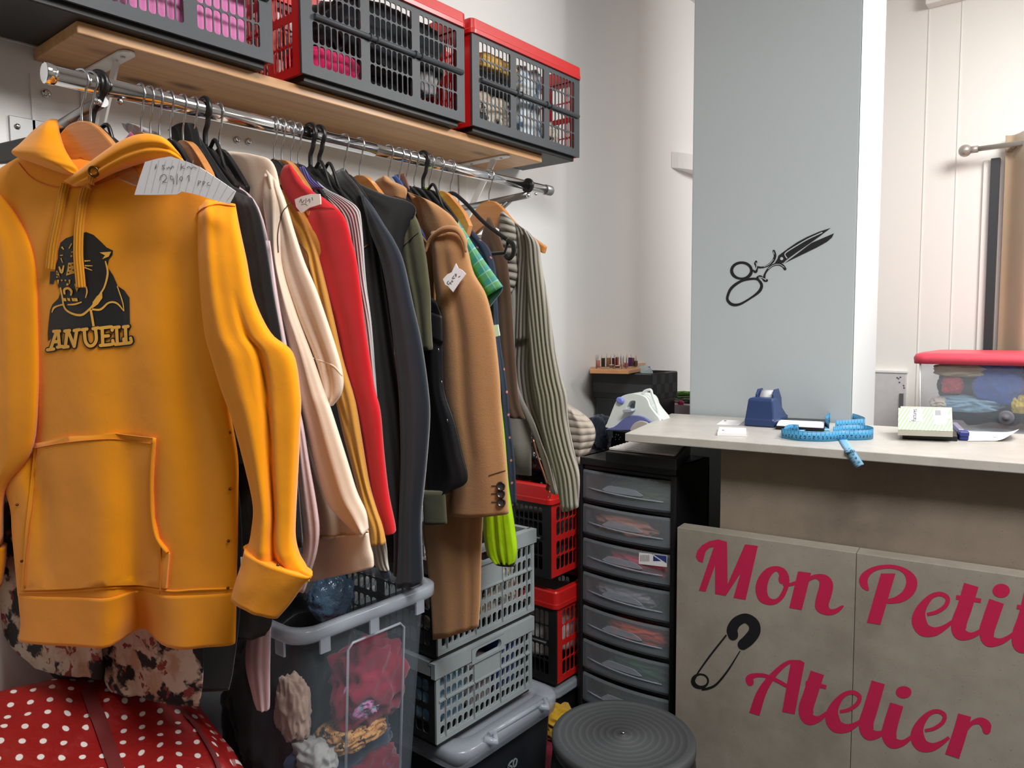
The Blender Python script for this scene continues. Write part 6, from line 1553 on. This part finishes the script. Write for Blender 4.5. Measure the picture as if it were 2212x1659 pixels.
# bits in the basket
p = PY(1392, 800, 2.36); tag(obj('plastic_pouch', blob((p[0], p[1], bzt-0.02), (0.03, 0.04, 0.045), 0.3, 2, 4, 91), translucent('pouch_film', (0.6, 0.7, 0.68, 1), 0.6, 0.15)), 'pale clear plastic pouch sticking out of the woven basket', 'pouch')
p = PY(1404, 805, 2.38); tag(obj('blue_pen', MB().tube([(p[0]+0.0, p[1], bzt-0.08), (p[0]-0.004, p[1], bzt+0.022)], 0.004, 10), plain('blue_pen_plastic', rgb(36, 84, 180), 0.35)), 'blue pen standing in the woven basket', 'pen')
# lower black box with green cloth and a mauve box to the right
gx = PY(1437, 870, 2.50)
LBX = thing('black_crate', 'black crate right of the basket, topped with green cloth', 'crate', (-1.18, 2.75, TBZ))
obj('crate_body', MB().rbox((gx[0]-0.02, 2.50, TBZ+0.0005), (gx[0]+0.17, 2.80, gx[2]), 0.008), M['blackp'], LBX)
zc = gx[2]
bundle('green_cloth', 'thin green cloth folded on the black crate behind the iron', (gx[0]+0.045, 2.62, zc+0.016), (0.062, 0.10, 0.009), cloth('sage_cloth', rgb(136, 156, 118)), 0.4, 2.2, 92, 0.3)
bundle('green_cloth', 'bright green scrap on the sage cloth behind the iron', (gx[0]+0.035, 2.58, zc+0.032), (0.028, 0.035, 0.007), cloth('bright_green_cloth', rgb(120, 190, 80)), 0.4, 2.2, 93, 0.2)
MV = thing('mauve_box', 'translucent mauve box half hidden by the pillar', 'box', tuple(PY(1465, 890, 2.45)))
m0 = PY(1442, 873, 2.44); m1 = PY(1500, 866, 2.44)
obj('box_body', MB().rbox((m0[0], 2.44, TBZ+0.0005), (m1[0], 2.495, m0[2]), 0.006), plain('mauve_plastic', rgb(196, 178, 186), 0.4), MV)
obj('box_latch', MB().ball((m0[0]+0.045, 2.455, m0[2]+0.006), (0.012, 0.012, 0.010), 8), plain('magenta_plastic', rgb(206, 40, 100), 0.35), MV)
# steam iron
IY = 2.07; ipl = plane((0, IY, 0), (0.1, -1, 0.0)); IRP = on_plane(ipl, zi)
IR = thing('steam_iron', 'white and lavender steam iron standing behind the counter', 'iron', tuple(PPL(*zi(800, 1150), ipl)))
M['iron_w'] = plain('iron_white', rgb(226, 234, 230), 0.3); M['iron_b'] = plain('iron_lavender', rgb(112, 120, 176), 0.3); M['iron_s'] = plain('iron_sole', rgb(190, 180, 172), 0.35)
body_ = smooth_loop([(532,1115),(545,1070),(580,980),(620,880),(640,830),(665,790),(705,755),(760,728),(850,712),(935,724),(1000,752),(1035,800),(1050,850),(1085,905),(1130,960),(1178,1030),(1120,1090),(900,1135),(700,1140)], 2)
hole = smooth_loop([(782,888),(795,845),(818,812),(850,798),(882,803),(880,850),(868,888)], 3)
def solid(loops, th, back=0.0, step=None):
    return decal([loops], lambda x, y: (lambda r: (r[0]-r[1]*back, r[1]))(IRP(x, y)), 0, th)
obj('iron_body', solid([body_, hole], 0.075, 0.05), M['iron_w'], IR, bevel=0.010, seg=3)
band = smooth_loop([(545,1138),(640,1105),(700,1060),(760,1005),(830,972),(920,970),(1000,990),(1060,1030),(1095,1055),(1060,1080),(900,1140)], 2)
obj('base_band', solid([band], 0.090, 0.055), M['iron_b'], IR, bevel=0.006)
heel = [tuple(p) for p in smooth_loop([(845,1150),(865,1090),(905,1050),(955,1030),(1010,1035),(1060,1060),(1050,1120),(950,1150)], 2)]
obj('sole_heel', solid([heel], 0.098, 0.058), M['iron_s'], IR, bevel=0.004)
dp, dn_ = IRP(710, 795); mb = MB(); u_ = nrm(np.cross(dn_, (0.45, 0, 1))); w_ = np.cross(u_, dn_)
mb.loft([[dp+dn_*h+u_*math.cos(a)*r*1.25+w_*math.sin(a)*r for a in [2*PI*k/20 for k in range(20)]] for r, h in ((0.010, 0.015), (0.0105, 0.028), (0.0085, 0.034), (0.004, 0.034))])
obj('steam_dial', mb, plain('iron_dial_blue', rgb(126, 138, 214), 0.3), IR)
gp_ = smooth_loop([(778,905),(790,890),(870,888),(886,905),(870,922),(785,925)], 2)
obj('trigger', solid([gp_], 0.082, 0.03), plain('iron_grey', rgb(176, 182, 196), 0.3), IR, bevel=0.002)
obj('cord', MB().tube([IRP(x, y)[0]+IRP(x, y)[1]*0.01 for x, y in [tuple(p) for p in cr([(945,722),(970,690),(1010,675),(1045,678),(1060,730),(1085,800),(1115,880),(1140,960),(1175,1030)], 5)]], 0.0042, 10), M['iron_w'], IR)
# black perforated stand under the iron and dark cloth beside it
isz = IRP(600, 1150)[0][2]
IS = thing('iron_stand', 'black perforated stand under the steam iron', 'stand', (-1.3, IY, 0.7))
s0 = PY(*zi(535, 1165), IY-0.04); s1 = PY(*zi(1000, 1165), IY-0.04)
obj('stand_body', MB().rbox((s0[0], IY-0.04, TBZ+0.0005), (s1[0], IY+0.10, s0[2]), 0.008), M['blackp'], IS)
mb = MB()
for (x, y) in ((560,1200),(602,1240),(640,1215),(662,1243),(648,1265),(575,1240),(615,1210),(530,1258),(605,1268)):
    p = PY(*zi(x, y), IY-0.0408); mb.lathe([(0.0018, 0.0), (0.0012, -0.0008), (0.0002, -0.0008)], (p[0], p[1], p[2]), 8, True, 1)
obj('perforation', mb, M['white'], IS)
bundle('jeans', 'dark navy cloth draped left of the iron stand', tuple(PY(1296, 935, 2.0)), (0.035, 0.03, 0.055), cloth('dark_denim', rgb(40, 46, 60)), 0.3, 1.8, 94, 0.3)

# wall lamp high on the left wall, half hidden by the pillar
w0 = PX(1447, 350, XL); SCN = thing('wall_lamp', 'white curved plaster wall lamp partly hidden by the pillar', 'wall lamp', (XL, 3.05, 2.05))
y0_, y1_ = 2.885, 3.22; zl0, zl1 = 2.02, 2.085
arc = [(XL+0.001, y0_)]+[(XL+0.055*math.sin(PI*k/14)**0.7, y0_+(y1_-y0_)*k/14) for k in range(1, 14)]+[(XL+0.001, y1_)]
obj('shade', MB().prism(arc, (0, 0, zl0), (1, 0, 0), (0, 1, 0), (0, 0, 1), zl1-zl0), M['wall'], SCN)

# ================================================================== rear wall things
# framed panel low on the rear wall
e0 = PY(1895, 806, YB-0.02); e1 = PY(1957, 806, YB-0.02)
PBX = thing('wall_cabinet', 'flat grey-white service panel low on the rear wall beside the pillar', 'panel', ((e0[0]+e1[0])/2, YB, 0.8))
obj('cabinet_door', MB().box((e0[0]-0.10, YB-0.02, 0.55), (e1[0], YB-0.0005, e1[2])), plain('grey_white_enamel', rgb(206, 204, 206), 0.5), PBX, bevel=0.002)
obj('frame', MB().box((e0[0]-0.105, YB-0.024, e1[2]), (e1[0]+0.004, YB-0.0005, e1[2]+0.008)), M['white'], PBX)
hz_ = PY(1952, 850, YB-0.02); obj('handle', MB().box((e1[0]-0.022, YB-0.026, hz_[2]-0.10), (e1[0]-0.006, YB-0.020, hz_[2])), M['dsteel'], PBX)
mb = MB()
for (x, y) in ((1938,816),(1941,818),(1945,815),(1943,826),(1952,833),(1953,838)):
    p = PY(x, y, YB-0.0204); mb.lathe([(0.004, 0), (0.003, -0.0005), (0.0005, -0.0005)], (p[0], p[1], p[2]), 8, True, 1)
obj('paint_chip', mb, M['pencil'], PBX)
# curtain pole and curtain
CY = YB-0.08
M['nickel'] = plain('satin_nickel', rgb(176, 170, 162), 0.35, 0.5)
CPL = thing('curtain_pole', 'brushed steel curtain pole with a ball end on the rear wall', 'curtain pole', tuple(PY(2150, 318, CY)))
a = PY(2085, 322, CY); b = PY(2212, 312, CY); b[2] = a[2] = (a[2]+b[2])/2; 
obj('pole', MB().tube([a+V(0.03, 0, 0), V(XR-0.5, CY, a[2])], 0.010, 14), M['nickel'], CPL)
obj('finial', MB().ball(tuple(a), 0.024, 14).tube([a+V(0.015, 0, 0), a+V(0.045, 0, 0)], 0.014, 12), M['nickel'], CPL)
obj('wall_bracket', MB().tube([a+V(0.16, 0, 0), (a[0]+0.16, YB-0.0005, a[2])], 0.010, 10), M['nickel'], CPL)
CUR = thing('curtain', 'heavy beige curtain on the pole at the right edge', 'curtain', tuple(PY(2190, 600, CY)))
x0 = PY(2161, 500, CY)[0]
def curtain():
    rings = []; N = 90
    for j in range(15):
        z = a[2]+0.045-(a[2]-0.45)*j/14; ring = []
        for i in range(N+1):
            x = x0+0.9*i/N; w = 0.055*math.sin(2*PI*(x-x0)/0.17+0.9)+0.008*math.sin(31*x+j*0.3)
            ring.append((x, CY-0.0+w*(0.8 if j == 0 else 1), z))
        rings.append(ring)
    return MB().loft(rings, False, False, [(p[0], p[2]) for r in rings for p in r])
co_ = obj('fabric', curtain(), cloth('beige_curtain_linen', rgb(186, 164, 138), crease=0.2), CUR)
sm_ = co_.modifiers.new('thickness', 'SOLIDIFY'); sm_.thickness = 0.003
w0 = PY(2160, 340, YB-0.03); WN = MB().box((w0[0]-0.030, YB-0.03, 0.75), (w0[0]+0.0, YB-0.0005, w0[2]))
struct('trim_5', WN, plain('dark_window_frame', rgb(52, 54, 58), 0.4))
struct('trim_6', MB().box((PY(2125, 345, YB-0.012)[0], YB-0.012, 0.75), (w0[0]-0.031, YB-0.0005, PY(2133, 345, YB-0.012)[2])), M['wall_back'], bevel=0.002)
# storage bins on a low cabinet behind the counter
NY = 2.98
n0 = PY(1978, 925, NY); n1 = PY(1976, 778, NY); nr = 0.42; nzb = n0[2]
LC = thing('low_cabinet', 'pale low cabinet behind the counter carrying the storage bins', 'cabinet', (-0.2, 3.15, 0))
lzt = PY(2100, 950, NY)[2]-0.04
obj('cabinet_body', MB().box((n0[0]-0.04, NY-0.02, 0), (n0[0]+0.85, 3.44, lzt)), plain('cabinet_white', rgb(222, 220, 216), 0.5), LC, bevel=0.004)
lb = thing('flat_bin', 'low translucent bin with cardboard inside, under the red-lidded bin', 'bin', (n0[0]+0.3, 3.15, lzt))
lzb = nzb-0.014
obj('bin_wall', MB().loft([[(p[0], p[1], z) for p in rrect(n0[0]+0.02, NY+0.012, n0[0]+0.74, 3.40, 0.03, 5)] for z in (lzt+0.0005, lzb)], True), translucent('bin_clear', (0.7, 0.72, 0.74, 1), 0.25, 0.2), lb)
obj('bin_lid', MB().rbox((n0[0]-0.01, NY-0.018, lzb+0.0005), (n0[0]+0.77, 3.43, nzb-0.001), 0.03), M['white'], lb, bevel=0.003)
tag(obj('cardboard', blob((n0[0]+0.22, NY+0.06, (lzt+lzb)/2), (0.11, 0.03, (lzb-lzt)*0.46), 0.1, 2, 4, 95, False, 0.8), plain('brown_card', rgb(190, 150, 110), 0.8)), 'brown cardboard inside the low translucent bin', 'cardboard')
RB = thing('lidded_bin', 'large translucent bin with a coral red lid full of cloth, behind the counter', 'bin', (n0[0]+0.3, 3.15, nzb))
zt_ = n1[2]
wl_ = MB(); rg = [[(p[0], p[1], z) for p in rrect(n0[0]+o, NY+o, n0[0]+0.72-o, 3.40-o, 0.035, 6)] for z, o in ((nzb+0.0005, 0.012), (nzb+0.01, 0.006), (zt_, 0.0))]
wl_.loft(rg, True)
obj('bin_wall', wl_, translucent('milky_bin_plastic', (0.62, 0.66, 0.70, 1), 0.18, 0.3), RB)
rg = [[(p[0], p[1], z) for p in rrect(n0[0]-o, NY-o, n0[0]+0.72+o, 3.40+o, 0.04, 6)] for z, o in ((zt_-0.012, 0.016), (zt_+0.010, 0.018), (zt_+0.022, 0.012), (zt_+0.028, -0.004), (zt_+0.026, -0.03))]
obj('bin_lid', MB().loft(rg, True), plain('coral_red_lid', rgb(222, 74, 92), 0.4), RB)
obj('wheel', MB().lathe([(0.024, 0.0), (0.024, -0.012), (0.018, -0.014), (0.008, -0.014), (0.007, -0.020), (0.001, -0.020)], tuple(PY(2174, 902, NY)), 20, True, 1), M['pencil'], RB)
obj('corner_strip', MB().tube([PY(1988, 782, NY-0.002), PY(1986, 915, NY-0.002)], 0.003, 8), M['white'], RB)
GBN = 'cloths in the red-lidded bin'
def bn(label, px, py, r, mat, seed, d=0.05):
    p = PY(px, py, NY+d); bundle('folded_cloth', label, (max(p[0], n0[0]+0.03+r[0]*1.15), p[1]+r[1], p[2]), r, mat, 0.3, 1.8, seed, 0.3, GBN)
bn('blue cloth on the right of the red-lidded bin', 2155, 830, (0.075, 0.05, 0.075), cloth('cobalt_cloth', rgb(60, 96, 176)), 101, 0.03)
bn('pale blue cloth low in the red-lidded bin', 2040, 872, (0.10, 0.05, 0.028), cloth('pale_blue_cloth', rgb(140, 174, 196)), 102, 0.03)
bn('coral cloth in the middle of the red-lidded bin', 2055, 833, (0.032, 0.03, 0.030), cloth('coral_cloth', rgb(196, 80, 92)), 103, 0.03)
bn('dark grey cloth behind the others in the red-lidded bin', 2090, 850, (0.16, 0.06, 0.105), cloth('slate_cloth', rgb(84, 92, 100)), 104, 0.10)
bn('beige crocheted strip across the red-lidded bin', 2045, 800, (0.085, 0.03, 0.022), cloth('beige_crochet', rgb(200, 184, 150)), 105, 0.03)
bn('yellow cloth at the right end of the red-lidded bin', 2205, 875, (0.030, 0.04, 0.032), cloth('straw_cloth', rgb(214, 188, 96)), 106, 0.03)
bn('cream cloth at the left end of the red-lidded bin', 1998, 872, (0.030, 0.03, 0.024), cloth('cream_cloth2', rgb(214, 204, 192)), 107, 0.03)

# ================================================================== light and camera
def area(name, loc, rot, sx_, sy_, e, col):
    l = bpy.data.lights.new(name, 'AREA'); l.shape = 'RECTANGLE'; l.size = sx_; l.size_y = sy_; l.energy = e; l.color = col
    o = bpy.data.objects.new(name, l); COL.objects.link(o); o.location = loc; o.rotation_euler = rot; return o
area('ceiling_light_counter', (0.2, 2.5, ZC-0.08), (0, 0.5, 0), 0.9, 0.6, 50, (1.0, 0.98, 0.955))
area('ceiling_light_front', (0.35, 0.55, ZC-0.03), (0, 0, 0), 1.0, 0.6, 62, (1.0, 0.975, 0.945))
area('ceiling_light_right', (1.4, 1.9, ZC-0.03), (0, 0, 0), 0.6, 0.6, 18, (1.0, 0.98, 0.955))
wd = bpy.data.worlds.new('room_air'); bpy.context.scene.world = wd; wd.use_nodes = True
wd.node_tree.nodes['Background'].inputs[0].default_value = (0.8, 0.85, 0.9, 1); wd.node_tree.nodes['Background'].inputs[1].default_value = 0.05
cam = bpy.data.cameras.new('camera'); cam.sensor_width = 36.0; cam.sensor_fit = 'HORIZONTAL'; cam.lens = 36.0*FPX/2212.0; cam.clip_start = 0.02
co = bpy.data.objects.new('camera', cam); COL.objects.link(co)
m = Matrix(((CR[0], CU[0], -CF[0], 0), (CR[1], CU[1], -CF[1], 0), (CR[2], CU[2], -CF[2], CAMH), (0, 0, 0, 1)))
co.matrix_world = m
bpy.context.scene.camera = co
sc = bpy.context.scene
sc.view_settings.view_transform = 'Standard'; sc.view_settings.look = 'None'; sc.view_settings.exposure = 0.0; sc.view_settings.gamma = 1.0
